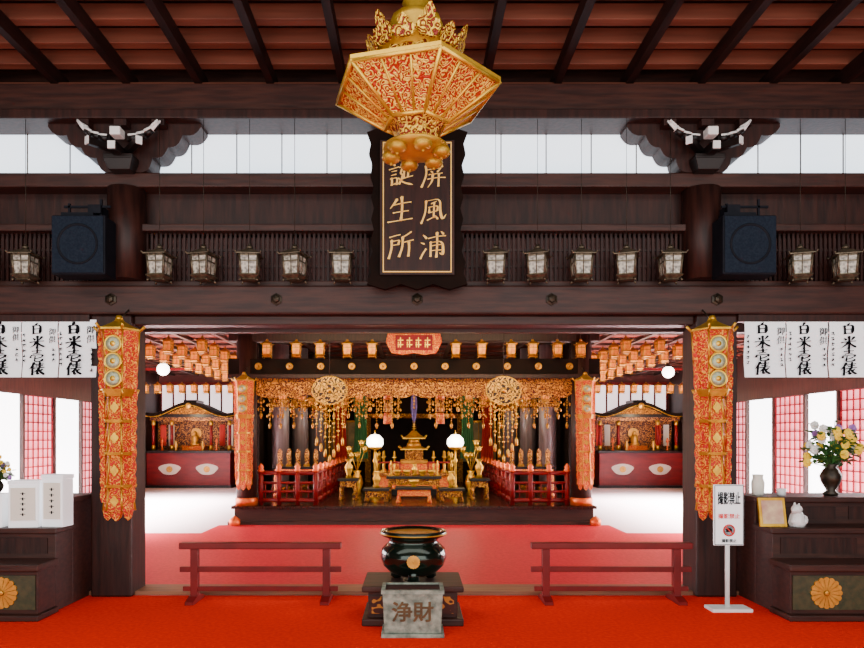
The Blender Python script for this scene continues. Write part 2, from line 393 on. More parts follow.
for a,b in ((-9,-3.02),(-2.68,-.42),(.42,2.68),(3.02,9)):
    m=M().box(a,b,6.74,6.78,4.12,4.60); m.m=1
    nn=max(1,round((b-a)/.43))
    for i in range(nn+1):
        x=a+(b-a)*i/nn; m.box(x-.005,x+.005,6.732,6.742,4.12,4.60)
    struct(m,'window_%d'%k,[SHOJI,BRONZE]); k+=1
PINKD=mat('lattice_back', (.17,.075,.07), (.24,.11,.10), rough=.7, scale=3)
for a,b in ((-9,-3.05),(-2.66,-.46),(.46,2.66),(3.05,9)):
    m=M().box(a,b,6.8,6.82,3.09,3.57)
    m.m=1
    nn=int((b-a)/.045)
    for i in range(nn): 
        x=a+(i+.5)*(b-a)/nn; m.box(x-.011,x+.011,6.64,6.67,3.09,3.57)
    for z in (3.25,3.41): m.box(a,b,6.655,6.68,z-.012,z+.012)
    trim(m,[PINKD,WOODV])

for i,sx in enumerate((-1,1)):
    m=M().box(-.2,.2,-.18,.18,0,2.75)
    solo(m,'pillar',(2.95*sx,6.72,0),'square dark brown timber pillar carrying the great lintel','pillar',WOODV,group='front hall pillars',bev=.02)
    m=M().cyl(0,0,3.09,3.98,.18,24)
    solo(m,'upper_pillar',(2.82*sx,6.6,0),'round dark timber post between lintel and upper beam','pillar',WOODV,group='upper posts')
R0=None
for x in (-2.93,-1.33,.03,1.33,2.93):
    m=M().lathe([(.06,.03),(.06,-.012),(.04,-.02),(.03,-.035),(0,-.045)],0,0,0,6,axis='y',smooth=False)
    if R0 is None: R0=solo(m,'nail_cover',(x,6.5,2.89),'hexagonal dark bronze nail cover on the great lintel','ornament',DBRONZE,group='lintel nail covers')
    else: dup(R0,(x,6.5,2.89))

def bracket(x):
    t=thing('bracket_complex',(x,6.5,4.12),'dark carved timber bracket with small white tipped noses','bracket','bracket complexes')
    cusp=[(.74,.44),(.56,.36),(.42,.24),(.27,.14),(.16,0)]
    out=[(0,.5),(.74,.5)]
    for (a,b),(c,d) in zip(cusp,cusp[1:]):
        for i in range(7):
            u=i/6; bx=(1-u)*a+u*c; bz=(1-u)*b+u*d; s_=sin(pi*u)*.035
            out.append((bx+s_*.5,bz-s_))
    out.append((0,0))
    poly=out+[(-a,b) for a,b in reversed(out[1:-1])]
    m=M(); m.prism(poly,.0,.22)
    part(m,'scrolled_arm',t,WOODV)
    m=M()
    m.add([(-.10,-.12,-.02),(.10,-.12,-.02),(.10,.05,-.02),(-.10,.05,-.02),(-.14,-.16,.08),(.14,-.16,.08),(.14,.05,.08),(-.14,.05,.08)],[(0,3,2,1),(4,5,6,7),(0,1,5,4),(1,2,6,5),(2,3,7,6),(3,0,4,7)])
    m.box(-.14,.14,-.16,.05,.08,.12)
    part(m,'bearing_block',t,LACQ,bev=.006)
    for sx in (-1,1):
        R=Matrix.Rotation(radians(40*sx),3,'Z')
        m=M(); m.cb(.13*sx,-.12,.20,.055,.34,.07,R); part(m,'diagonal_arm',t,LACQ,bev=.008)
        m=M(); m.cb(.13*sx+.64*.175*sx,-.12-.766*.175,.20,.057,.012,.072,R)
        part(m,'white_tip',t,WHITE,label='white painted beam end')
        c_=[(.10,.27),(.18,.285),(.25,.31),(.32,.355),(.38,.42)]
        m=M()
        for (a,b),(c,d),r0,r1 in zip(c_,c_[1:],(.045,.042,.036,.028),(.042,.036,.028,.012)): m.rod((a*sx,-.12,b),(c*sx,-.12,d),r0,8,r1)
        m.box(min(.08*sx,.16*sx),max(.08*sx,.16*sx),-.14,.02,.25,.30)
        m.m=1
        for (a,b),(c,d) in zip(c_,c_[1:]): m.rod((a*sx,-.155,b+.022),(c*sx,-.152,d+.014),.012,5)
        m.rod((.31*sx,-.125,.36),(.395*sx,-.125,.44),.036,8,.008)
        part(m,'curled_nose',t,[LACQ,WHITE],label='carved upturned nose edged in white')
    m=M(); m.box(-.04,.04,-.28,0,.10,.19); part(m,'centre_arm',t,LACQ,bev=.01)
    m=M(); m.box(-.034,.034,-.29,-.28,.11,.18); part(m,'white_tip',t,WHITE,label='white painted beam end')
    part(M().box(-.05,.05,-.22,-.1,.27,.35),'white_block',t,WHITE,label='white painted block end',bev=.01)
    for bx in (-.36,0,.36): part(M().box(bx-.06,bx+.06,-.1,0.01,.41,.47),'small_block',t,WOODV)
bracket(-2.80); bracket(2.80)

# ------------------------------------------------------------------ plaque
t=thing('name_plaque',(.03,6.26,2.99),'tall dark wooden temple plaque with gold calligraphy and scalloped frame','plaque')
out=[]
W,H=.47,1.42
for i in range(29):
    z=H*i/28; out.append((W-.02*(1-cos(2*pi*i/4))*.7-(.04*sin(pi*z/H)),z))
top=[(.38,H+.03),(.28,H),(.18,H+.05),(.09,H+.03),(0,H+.08)]
R=out+top; poly=[(-.3,-.05),(-.15,0),(0,-.05),(.15,0),(.3,-.05)]+R+[(-a,b) for a,b in reversed(R[:-1])]
m=M(); m.prism(poly,.02,.08); part(m,'frame',t,DARKW,label='carved black scalloped frame')
part(M().box(-.345,.345,-.01,.03,.08,1.33),'board',t,WOODV)
m=M(); m.frame(-.32,.32,.1,1.31,.010,-.02,-.008); part(m,'border_line',t,GOLDT)
brush('屏風浦',.225,'inscription',t,GOLDT,(.15,-.018,.68),pitch=1.45,wt=8.6,slant=.15,jit=2.6,seed=4)
brush('誕生所',.225,'inscription',t,GOLDT,(-.15,-.018,.68),pitch=1.45,wt=8.6,slant=.15,jit=2.6,seed=9)
for sx in (-1,1):
    m=M(); m.rod((sx*.3,.05,1.3),(sx*.3,.5,1.72),.012); part(m,'mounting_rod',t,DBRONZE)
part(M().box(-.3,.3,.06,.34,.1,.14),'mounting_ledge',t,WOODV)

# ------------------------------------------------------------------ lanterns
def lantern(name,loc,label,group,frame,pane,wire,w=.105,h=.34,ns=4):
    t=thing(name,loc,label,'lantern',group)
    R_=pi/4 if ns==4 else 0
    if ns==4: w=w*1.18
    m=M(); m.lathe([(w*1.30,h*.70),(w*1.30,h*.725),(w*.85,h*.80),(w*.45,h*.87),(w*.2,h*.9)],n=ns,rot=R_,smooth=False)
    m.lathe([(w*.2,h*.9),(w*.28,h*.94),(w*.1,h)],n=8)
    for i in range(ns):
        a=R_+2*pi*i/ns; m.rod((w*1.2*sin(a),-w*1.2*cos(a),h*.71),(w*1.42*sin(a),-w*1.42*cos(a),h*.77),w*.06,4)
    part(m,'roof',t,frame)
    m=M(); m.lathe([(w*.78,h*.16),(w*.92,h*.70)],n=ns,rot=R_,smooth=False); part(m,'pane',t,pane)
    m=M()
    for i in range(ns):
        a=R_+2*pi*i/ns; m.rod((w*.82*sin(a),-w*.82*cos(a),h*.14),(w*.97*sin(a),-w*.97*cos(a),h*.71),w*.09,4)
        b=R_+2*pi*(i+.5)/ns; q=cos(pi/ns); m.rod((w*.82*q*sin(b),-w*.82*q*cos(b),h*.16),(w*.95*q*sin(b),-w*.95*q*cos(b),h*.7),w*.04,4)
    for z,r in ((.14,.84),(.50,.92),(.66,.97)): m.lathe([(w*r,h*z),(w*(r+.01),h*(z+.04))],n=ns,rot=R_,smooth=False)
    part(m,'lattice_frame',t,frame)
    m=M(); m.lathe([(w*.75,0),(w*.65,h*.04),(w*.95,h*.09),(w*1.08,h*.12),(w*1.0,h*.15)],n=ns,rot=R_,smooth=False)
    for i in range(ns):
        a=R_+2*pi*i/ns; m.rod((w*.8*sin(a),-w*.8*cos(a),h*.03),(w*.95*sin(a),-w*.95*cos(a),-h*.03),w*.09,4)
    part(m,'base',t,frame)
    m=M(); m.rod((0,0,h*.98),(0,0,wire),.003,4)
    m.lathe([(.02,h),(.02,h+.006)],n=8); part(m,'hanging_wire',t,DBRONZE)
    return t
ys=6.42
Lx=[-3.71,-2.43,-2.01,-1.57,-1.14,-.69,.78,1.18,1.60,2.03,2.45,3.69,4.12,-4.6,-4.15,4.6,5.05]
L0=lantern('hanging_lantern',(Lx[0],ys,3.05),'aged bronze box lantern with pale panes hanging below the beam','facade lanterns',BRONZE,PANE,1.54,w=.105)
for X in Lx[1:]: dup(L0,(X,ys,3.05),rz=random.uniform(-.35,.35))

# big hanging lantern
t=thing('great_hanging_lantern',(.014,4.8,3.47),'large gilt hexagonal hanging lantern with pierced scroll panels and flame crown','lantern')
rot=radians(15)
m=M(); m.lathe([(.225,.31),(.585,.545)],n=6,rot=rot,smooth=False,caps=False); part(m,'pierced_panels',t,GOLDO,label='pierced gold scrollwork panels with painted red inner glow')
def hp(r,z,i): a=rot+2*pi*i/6; return (r*sin(a),-r*cos(a),z)
m=M()
for i in range(6):
    m.rod(hp(.225,.305,i),hp(.605,.545,i),.014,6)
    m.rod(hp(.23,.31,i),hp(.23,.31,i+1),.016,6)
    m.rod(hp(.595,.54,i),hp(.595,.54,i+1),.015,6)
    a=Vector(hp(.23,.31,i)); b=Vector(hp(.23,.31,i+1)); c=Vector(hp(.6,.545,i)); d=Vector(hp(.6,.545,i+1))
    for f in (.33,.67): m.rod(a.lerp(b,f),c.lerp(d,f),.011,4)
part(m,'panel_ribs',t,GOLDB)
m=M(); m.lathe([(.595,.54),(.607,.55),(.607,.575),(.595,.58)],n=6,rot=rot,smooth=False); part(m,'rim_band',t,GOLDB)
m=M(); m.lathe([(.600,.58),(.48,.63),(.33,.68),(.27,.74),(.25,.80)],n=6,rot=rot,smooth=False); part(m,'roof',t,GOLDP)
m=M(); m.lathe([(.24,.78),(.29,.82),(.30,.86),(.24,.88),(.2,.92)],n=12,rot=rot,smooth=False)
part(m,'crown_ring',t,GOLDB)
for i in range(12):
    m=M(); a=rot+2*pi*i/12; r=.29; hgt=.20 if i%2==0 else .13; w=.078
    c,s_=cos(a),sin(a)
    prof=[(-w*.7,0),(-w*1.1,hgt*.3),(-w*.9,hgt*.5),(-w*.45,hgt*.5),(-w*.5,hgt*.72),(0,hgt),(w*.5,hgt*.72),(w*.45,hgt*.5),(w*.9,hgt*.5),(w*1.1,hgt*.3),(w*.7,0)]
    base=[((r+v*.35)*s_+u*c, -(r+v*.35)*c+u*s_, .78+v) for u,v in prof]
    oo=[((r+.02+v*.35)*s_+u*c, -(r+.02+v*.35)*c+u*s_, .78+v) for u,v in prof]
    nn=len(prof); m.add(base+oo,[tuple(range(nn)),tuple(range(nn,2*nn))]+[(j,(j+1)%nn,nn+(j+1)%nn,nn+j) for j in range(nn)])
    part(m,'flame_leaf',t,GOLDP)
m=M(); m.lathe([(.2,.88),(.14,.96),(.2,1.01),(.18,1.06),(.06,1.12),(.1,1.18),(0,1.26)],n=12); part(m,'finial',t,GOLDL)
m=M(); m.lathe([(.225,.31),(.2,.30),(.16,.26),(.16,.19),(.20,.165),(.22,.155)],n=6,rot=rot,smooth=False); part(m,'neck',t,GOLDP)
m=M(); m.lathe([(.19,.165),(.23,.155),(.235,.14),(.17,.12),(.10,.10),(.05,.09),(0,.085)],n=24); part(m,'lotus_disc',t,GOLDL)
for i in range(6):
    a=rot+2*pi*i/6; m=M()
    cx,cy=.185*sin(a),-.185*cos(a)
    m.lathe([(0,.06),(.03,.062),(.058,.078),(.068,.10),(.06,.125),(.03,.14)],cx,cy,0,16)
    m.lathe([(.0,.045),(.012,.05),(.014,.062)],cx,cy,0,8)
    part(m,'lotus_lobe',t,GOLDL)
m=M(); m.rod((0,0,1.25),(0,0,1.54),.012,6); part(m,'hanging_chain',t,DBRONZE)

# ------------------------------------------------------------------ speakers
def speaker(x):
    t=thing('loudspeaker',(x,6.3,3.06),'dark blue-grey square loudspeaker mounted beside the post','speaker','loudspeakers')
    part(M().box(-.25,.25,-.1,.14,0,.55),'cabinet',t,SPKF,bev=.015)
    part(M().box(-.235,.235,-.11,-.098,.015,.535),'grille',t,SPK)
    m=M(); m.lathe([(.19,-.0),(.19,-.006),(.18,-.009),(.17,-.004),(.168,0)],0,-.11,.28,28,axis='y',caps=False); part(m,'cone_ring',t,SPKF)
    sg=1 if x<0 else -1
    m=M(); m.box(-.2,.1,-.02,.1,.55,.60); m.box(-.16,-.14,.03,.05,.6,.7); m.box(.14,.16,.03,.05,.55,.74); m.box(-.2,.24,.03,.05,.66,.68); m.box(.1*sg-.06,.1*sg+.06,.0,.38,.60,.68)
    part(m,'mounting_bracket',t,SPKF)
speaker(-3.10); speaker(3.10)

# ------------------------------------------------------------------ paper donation sheets
rs=random.Random(3)
def sheet(i,x,w,h,big='白米壱俵'):
    t=thing('donation_sheet',(x,6.535,2.70),'white paper sheet with black brush calligraphy hanging from the lintel','paper sign','donation sheets')
    m=M(); nn=8
    vs=[];fs=[]
    for i_ in range(nn+1):
        z=-h*i_/nn; y=-.012*sin(i_*.9)
        vs+=[(-w/2,y,z),(w/2,y,z),(w/2,y+.003,z),(-w/2,y+.003,z)]
    for i_ in range(nn):
        a=i_*4;b=a+4
        fs+=[(a,a+1,b+1,b),(a+1,a+2,b+2,b+1),(a+2,a+3,b+3,b+2),(a+3,a,b,b+3)]
    fs+=[(0,1,2,3),(nn*4,nn*4+1,nn*4+2,nn*4+3)]
    m.add(vs,fs); part(m,'sheet',t,PAPERGLOW)
    sc=rs.uniform(.120,.126); bx=rs.uniform(-.04,-.015)
    brush(big,sc,'inscription',t,INK,(bx,-.022,-.285+rs.uniform(-.004,.004)),pitch=1.05,wt=rs.uniform(15,18),asp=rs.uniform(1.15,1.3),slant=rs.uniform(.06,.12),jit=2.5,seed=i+20)
    brush('御供',rs.uniform(.065,.08),'inscription',t,INK,(w*.37,-.022,-.14+rs.uniform(-.03,.01)),pitch=1.15,wt=11,jit=2,seed=i+50)
    m=M()
    for col,(cx,n_,z0) in enumerate(((-w*.43,rs.randint(5,7),-.12-rs.uniform(0,.05)),(w*.40,rs.randint(3,5),-.29))):
        z=z0
        for j in range(n_):
            for q in range(3):
                m.cb(cx+rs.uniform(-.006,.006),-.018-.0005*q,z+rs.uniform(-.014,.014),rs.uniform(.018,.028),.002,.006,Matrix.Rotation(rs.uniform(-.3,.1),3,'Y'))
            m.cb(cx+rs.uniform(-.006,.006),-.0205,z,.006,.002,rs.uniform(.028,.04),Matrix.Rotation(rs.uniform(-.5,.5),3,'Y'))
            z-=.05
    part(m,'brush_lettering',t,INK)['kind']='stuff'
for i,(x,w) in enumerate(((-3.99,.345),(-3.635,.345),(-3.27,.36),(3.41,.395),(3.82,.4),(4.245,.42),(-4.36,.36),(4.69,.42))): sheet(i,x,w,.56)

# ------------------------------------------------------------------ gilt hanging banners
def banner(name,loc,H,W,label,group):
    t=thing(name,loc,label,'hanging banner',group)
    m=M(); m.lathe([(W*.1,0),(W*.14,-H*.012),(W*.3,-H*.03),(W*.5,-H*.05),(W*.55,-H*.052),(W*.55,-H*.062)],n=6,rot=pi/6,smooth=False)
    for i in range(6):
        a=pi/6+2*pi*i/6; m.rod((W*.53*sin(a),-W*.53*cos(a),-H*.058),(W*.63*sin(a),-W*.63*cos(a),-H*.035),W*.035,5)
    m.sph(0,0,.005,W*.1,8)
    part(m,'cap_roof',t,GOLD)
    m=M(); m.rod((0,0,-.01),(0,.26,.16),.008,5); part(m,'hanger',t,DBRONZE)
    def facet(z0,w0,z1,w1,dep=.34):
        mm=M(); c=.62
        P=lambda w,z:[(-w/2,0,z),(-w/2*c*.75,-w*dep,z),(w/2*c*.75,-w*dep,z),(w/2,0,z)]
        a=P(w0,z0); b=P(w1,z1)
        mm.add(a+b,[(0,1,5,4),(1,2,6,5),(2,3,7,6),(0,3,7,4),(0,1,2,3),(4,5,6,7)])
        for q in (0,1,2,3): mm.m=1; mm.rod(a[q],b[q],W*.024,5)
        return mm
    RG=[REDGOLD,GOLD]
    part(facet(-H*.06,W*1.0,-H*.22,W*.90),'banner_head',t,RG)
    part(facet(-H*.22,W*.90,-H*.36,W*.80),'banner_head',t,RG)
    for kk,z in enumerate((.13,.215,.30)):
        m=M(); m.lathe([(W*.22,-.004),(W*.22,-.018),(W*.19,-.024),(W*.16,-.012),(W*.08,-.014),(W*.06,-.026),(0,-.03)],0,-W*.31,-H*z,20,axis='y')
        m.m=1
        m.lathe([(W*.17,-.016),(W*.17,-.022),(W*.08,-.022)],0,-W*.31,-H*z,20,axis='y')
        part(m,'medallion',t,[GOLDB,MEDAL],label='round silver-green medallion with gold rim')
    part(facet(-H*.35,W*.98,-H*.385,W*.82,.36),'collar',t,[GOLD,GOLD])
    for z0,z1 in ((.385,.50),(.515,.66),(.675,.82)):
        part(facet(-H*z0,W*.60,-H*z1,W*.74),'banner_body',t,RG)
        part(facet(-H*z1,W*.84,-H*(z1+.015),W*.80,.36),'collar',t,[GOLD,GOLD])
    part(facet(-H*.835,W*.64,-H*.95,W*.80),'banner_body',t,RG)
    for kk,z in enumerate((.44,.59,.75,.90)):
        m=M(); pts=[(W*.09*sin(2*pi*q/16)*(1+.18*cos(8*pi*q/16)),-H*z+W*.12*cos(2*pi*q/16)*(1+.18*cos(8*pi*q/16))) for q in range(16)]
        m.prism(pts,-W*.27,-W*.2); part(m,'flower_boss',t,GOLD)
    for sx in (-1,0,1):
        m=M(); m.prism([(sx*W*.25-W*.12,-H*.95),(sx*W*.25+W*.12,-H*.95),(sx*W*.25+W*.08,-H*.985),(sx*W*.25,-H),(sx*W*.25-W*.08,-H*.985)],-W*.2 if sx==0 else -W*.08,-W*.04)
        part(m,'tail_plate',t,REDGOLD)
    for sx in (-1,1):
        m=M(); pl=[(sx*W*.36,-H*.07)]
        for q in range(37): pl.append((sx*W*(.47+.035*abs(sin(q*pi/3))-.07*(q/36)),-H*(.07+.84*q/36)))
        pl+=[(sx*W*.30,-H*.91)]
        m.prism(pl,-.03,-.015)
        for q in range(12): m.sph(sx*W*(.46-.006*q),-.04,-H*(.1+q*.065),W*.03,6)
        part(m,'side_streamer',t,REDGOLD)
    return t
for x in (-2.76,2.79): banner('gilt_banner',(x,6.29,2.66),1.88,.38,'red and gilt metal hanging banner with medallions on the pillar','front pillar banners')

# ------------------------------------------------------------------ benches
def bench(x0,x1):
    t=thing('barrier_rail',((x0+x1)/2,6.38,0),'low dark red wooden barrier rail with three bars','barrier','barrier rails')
    w=(x1-x0)/2
    part(M().box(-w,w,-.045,.045,.50,.56),'top_rail',t,REDRAIL,bev=.008)
    part(M().box(-w+.0,w-.0,-.02,.02,.28,.33),'middle_rail',t,REDRAIL,bev=.005)
    part(M().box(-w+.03,w-.03,-.02,.02,.10,.145),'lower_rail',t,REDRAIL,bev=.005)
    for sx in (-1,1):
        part(M().box(sx*(w-.14)-.035,sx*(w-.14)+.035,-.035,.035,.04,.5),'post',t,REDRAIL,bev=.006)
        part(M().prismx([(-.17,0),(.17,0),(.17,.03),(.06,.06),(-.06,.06),(-.17,.03)],sx*(w-.14)-.04,sx*(w-.14)+.04),'foot',t,REDRAIL)
bench(-2.22,-.69); bench(1.11,2.63)

# ------------------------------------------------------------------ censer, stand, offertory box
t=thing('censer_stand',(-.01,5.82,0),'low dark wooden stepped stand under the censer','stand')
part(M().box(-.42,.42,-.3,.3,0,.06),'plinth',t,WOOD,bev=.01)
part(M().box(-.37,.37,-.26,.26,.06,.28),'body',t,WOOD,bev=.008)
part(M().box(-.42,.42,-.31,.31,.28,.33),'top',t,WOOD,bev=.012)
for sx in (-1,1): part(M().box(sx*.2-.14,sx*.2+.14,-.27,-.26,.1,.24),'panel',t,SHELF)
t=thing('incense_burner',(-.005,5.80,.33),'large round black-green bronze incense burner with wide rim','incense burner')
m=M(); prof=[(.14,.045),(.2,.07),(.26,.13),(.285,.2),(.27,.27),(.22,.32),(.205,.34),(.225,.365),(.275,.385),(.285,.40),(.285,.425),(.26,.43),(.235,.42),(.2,.37),(.0,.37)]
m.lathe(prof,n=40); part(m,'bowl',t,POT)
m=M(); m.lathe([(.287,.398),(.290,.40),(.290,.406),(.287,.408)],n=40); part(m,'gold_ring',t,GOLD)
m=M(); m.sph(0,0,.375,.21,16,1,1,.15); part(m,'ash',t,ASH)
for i in range(3):
    a=2*pi*i/3
    m=M(); m.lathe([(.03,0),(.055,.02),(.045,.06),(.06,.11)],.17*sin(a),-.17*cos(a),0,10); part(m,'foot',t,POT)
m=M(); chrys(m,0,-.283,.2,.055,16,.006); part(m,'crest',t,EMBG)
t=thing('offertory_box',(-.01,5.34,0),'weathered grey-green offertory box with two carved characters','offertory box')
m=M(); m.add([(-.22,-.12,.03),(.22,-.12,.03),(.22,.14,.03),(-.22,.14,.03),(-.235,-.13,.34),(.235,-.13,.34),(.235,.15,.34),(-.235,.15,.34)],[(0,3,2,1),(4,5,6,7),(0,1,5,4),(1,2,6,5),(2,3,7,6),(3,0,4,7)])
part(m,'body',t,STONE,bev=.006)
part(M().box(-.245,.245,-.14,.16,0,.03),'base',t,STONE,bev=.005)
m=M(); m.frameh(-.245,.245,-.14,.16,.03,.34,.37); part(m,'rim',t,STONE)
for i in range(6): part(M().box(-.214,.214,-.095+i*.04,-.08+i*.04,.345,.36),'slot_bar',t,WOOD)
text('浄財',.165,'inscription',t,mat('carved_bronze_letter',(.07,.038,.012),(.12,.065,.02),rough=.5,metal=.2,scale=9),(0,-.13,.19),ext=.004,bold=.0035,sx=1.0)

# ------------------------------------------------------------------ sign
t=thing('prohibition_sign',(2.83,6.05,0),'white no-photography sign on a white post with base plate','sign')
part(M().box(-.18,.18,-.09,.09,0,.03),'base_plate',t,WHITE,bev=.005)
m=M(); m.rod((0,0.02,.03),(0,0.02,.62),.02,10); part(m,'pole',t,WHITE)
part(M().box(-.135,.135,-.012,.008,.585,1.13),'board',t,PAPERGLOW,bev=.004)
m=M(); m.frame(-.130,.130,.590,1.125,.005,-.016,-.011); part(m,'border_line',t,INK)
text('撮影禁止',.052,'inscription',t,INK,(0,-.016,1.0),ext=.001,bold=.0016,sz=2.3)
text('撮影禁止',.050,'inscription',t,SIGNR,(0,-.016,.845),ext=.001,bold=.0012,sz=.95)
m=M(); m.lathe([(.055,0),(.055,-.004),(.043,-.004),(.043,0)],0,-.012,.72,28,axis='y'); m.cb(0,-.02,.72,.095,.002,.010,Matrix.Rotation(radians(45),3,'Y')); part(m,'prohibition_ring',t,SIGNR)
m=M(); m.box(-.026,.026,-.015,-.0125,.705,.735); m.box(-.009,.012,-.015,-.0125,.735,.742); part(m,'camera_symbol',t,INK)
text('撮影禁止',.034,'inscription',t,INK,(0,-.016,.625),ext=.001,bold=.0008)

# ------------------------------------------------------------------ side step altars
def stepaltar(sx):
    t=thing('tiered_offering_stand',(sx*3.17,6.2,0),'dark red-brown tiered offering stand with gold chrysanthemum crest','offering stand','tiered offering stands')
    def bx(a,b,y0,y1,z0,z1):
        a,b=sorted((a*sx,b*sx)); return M().box(a,b,y0,y1,z0,z1)
    W=2.6
    part(bx(.03,W,-.48,-.2,.05,.42),'lower_case',t,WOOD,bev=.006)
    part(bx(0,W,-.54,-.2,0,.05),'plinth',t,WOOD,bev=.008)
    part(bx(0,W,-.54,-.2,.42,.48),'lower_shelf',t,WOOD,bev=.01)
    part(bx(.03,W,-.2,.1,0,.70),'middle_case',t,WOOD,bev=.006)
    part(bx(0,W,-.25,.1,.70,.75),'middle_shelf',t,WOOD,bev=.01)
    part(bx(.03,W,.1,.53,0,.95),'upper_case',t,WOOD,bev=.006)
    part(bx(0,W,.03,.55,.95,1.0),'upper_shelf',t,WOOD,bev=.01)
    part(bx(.05,.72,-.49,-.478,.09,.38),'crest_panel',t,PANELG)
    part(bx(.80,1.5,-.49,-.478,.09,.38),'crest_panel',t,PANELG)
    m=M(); chrys(m,sx*.33,-.49,.235,.135); part(m,'chrysanthemum_crest',t,EMBG)
    m=M(); chrys(m,sx*1.15,-.49,.235,.135); part(m,'chrysanthemum_crest',t,EMBG)
    for i in range(3):
        a,b=sorted((sx*(.1+i*.8),sx*(.78+i*.8)))
        part(M().box(a,b,-.208,-.2,.52,.66),'tier_panel',t,WOODV)
        part(M().box(a,b,.092,.1,.79,.91),'tier_panel',t,WOODV)
stepaltar(-1); stepaltar(1)
def flowervase(loc,sc,label,seed,vm=None):
    random.seed(seed)
    t=thing('flower_arrangement',loc,label,'flowers')
    m=M(); m.lathe([(.06,0),(.07,.02),(.04,.05),(.085,.13),(.10,.19),(.07,.25),(.045,.28),(.08,.31)],n=20); part(m,'vase',t,vm or DBRONZE)
    m=M()
    tips=[]
    for i in range(52):
        a=random.uniform(0,2*pi); r=.27*math.sqrt(random.random()); z=random.uniform(.40,.76)-r*.45
        p=Vector((r*cos(a),r*sin(a)*.7,z)); m.rod((0,0,.28),p,.004,4); tips.append(p)
        d=(p-Vector((0,0,.28)))
        for q in (.5,.7,.85,.98):
            c=Vector((0,0,.28))+d*q; ang=random.uniform(0,2*pi); e=c+Vector((cos(ang)*.11,sin(ang)*.07,random.uniform(-.05,.05)))
            u=(e-c).cross(Vector((0,0,1))).normalized()*.034; mid=(c+e)/2+Vector((0,0,.02))
            m.add([c,mid+u,e,mid-u],[(0,1,2,3)])
    part(m,'foliage',t,GREEN)['kind']='stuff'
    for kk,(mt,nm,ct) in enumerate(((YEL,'yellow blossom',22),(WPET,'white blossom',9),(PURP,'violet blossom',3))):
        for j in range(ct):
            c=tips[(kk*22+j)%52]; m=M(); R=.036
            for i in range(8):
                a=2*pi*i/8; m.sph(c.x+R*cos(a)*.8,c.y-.012,c.z+R*sin(a)*.8,R*.5,6,1,.5,1)
            m.sph(c.x,c.y-.02,c.z,R*.55,8); part(m,'blossom',t,mt,label=nm)
    t.scale=(sc,sc,sc); return t
flowervase((4.0,6.45,1.0),.98,'tall dark vase of yellow and white chrysanthemums with green leaves',5)
flowervase((-3.99,6.45,1.0),.5,'small vase of yellow flowers and greenery on the offering stand',9)
def charmbox(x,y,z,w,h,label,rz):
    t=thing('charm_box',(x,y,z),label,'box','white charm boxes',rz=rz)
    part(M().box(-w/2,w/2,-.08,.08,0,h*.92),'box_body',t,PAPERGLOW,bev=.004)
    part(M().box(-w/2+.02,w/2-.02,-.088,-.08,h*.15,h*.85),'front_card',t,CREAM)
    m=M()
    for i in range(5): m.box(-.006,.006,-.091,-.088,h*(.25+i*.11),h*(.31+i*.11)); m.box(-.022,.022,-.091,-.088,h*(.28+i*.11),h*(.29+i*.11))
    part(m,'brush_lettering',t,INK)['kind']='stuff'
    part(M().box(-w/2-.006,w/2+.006,-.086,.086,h*.92,h),'lid',t,PAPERGLOW,bev=.003)
charmbox(-3.50,6.08,.75,.25,.42,'white box with cream front card on the offering stand',.12)
charmbox(-3.245,6.12,.75,.2,.47,'taller white box with cream card on the offering stand',-.1)
charmbox(-3.8,6.08,.75,.22,.30,'short white box on the offering stand',.05)
t=thing('framed_picture',(3.24,6.06,.75),'small gilt framed picture leaning on the offering stand','picture')
part(M().box(-.12,.12,-.012,.012,0,.26),'frame',t,GOLD,rot=(-.2,0,0))
part(M().box(-.095,.095,-.016,-.012,.025,.235),'canvas',t,PIC,rot=(-.2,0,0))
m=M(); m.lathe([(.06,0),(.075,.03),(.06,.1),(.05,.12),(.03,.15)],0,0,0,14); m.sph(-.02,-.03,.16,.042,12,1.2,1,1); m.sph(-.06,-.05,.15,.02,8); m.sph(-.05,-.03,.05,.03,8); m.sph(.05,-.03,.05,.03,8); m.sph(.075,.02,.06,.035,8,1,1,1.3)
m.rod((-.025,0,.18),(-.02,0,.22),.018,6,.004); m.rod((.01,0,.18),(.02,0,.21),.018,6,.004)
solo(m,'figurine',(3.46,6.07,.75),'small white porcelain animal figurine on the offering stand','figurine',PORC)
m=M(); m.lathe([(.04,0),(.055,.02),(.06,.12),(.045,.17),(.05,.2)],n=16); solo(m,'jar',(3.3,6.45,1.0),'small pale ceramic jar on the offering stand','jar',CREAM)
m=M(); m.lathe([(.025,0),(.035,.01),(.045,.07),(.04,.07),(.03,.02),(0,.02)],n=14); solo(m,'cup',(3.5,6.4,1.0),'small white porcelain cup on the offering stand','cup',PORC)

# ------------------------------------------------------------------ inner sanctuary
t=thing('sanctuary_platform',(0,12,0),'dark polished timber platform of the inner sanctuary','platform')
part(M().box(-3.22,3.22,.06,6.55,0,.28),'platform_body',t,WOOD)
part(M().box(-3.27,3.27,0,6.55,.28,.33),'platform_floor',t,DKFLOOR,bev=.008)
part(M().box(-3.32,3.32,-.04,.06,0,.06),'platform_sill',t,WOOD,bev=.01)
for x in (-3.05,3.05):
    t=thing('sanctuary_pillar',(x,12.25,.33),'round dark pillar with copper base at the sanctuary edge','pillar','sanctuary pillars')
    part(M().cyl(0,0,0,3.29,.18,24),'shaft',t,WOODV)
    m=M().lathe([(.2,0),(.2,.12),(.185,.14)],n=24); part(m,'copper_shoe',t,COPPER)
for x in (-3.16,3.2):
    m=M(); m.lathe([(.08,0),(.10,.03),(.10,.1),(.05,.14),(0,.18)],n=12); solo(m,'copper_cap',(x,11.84,.008),'copper coloured cap ornament at platform corner','ornament',COPPER,group='platform corner caps')
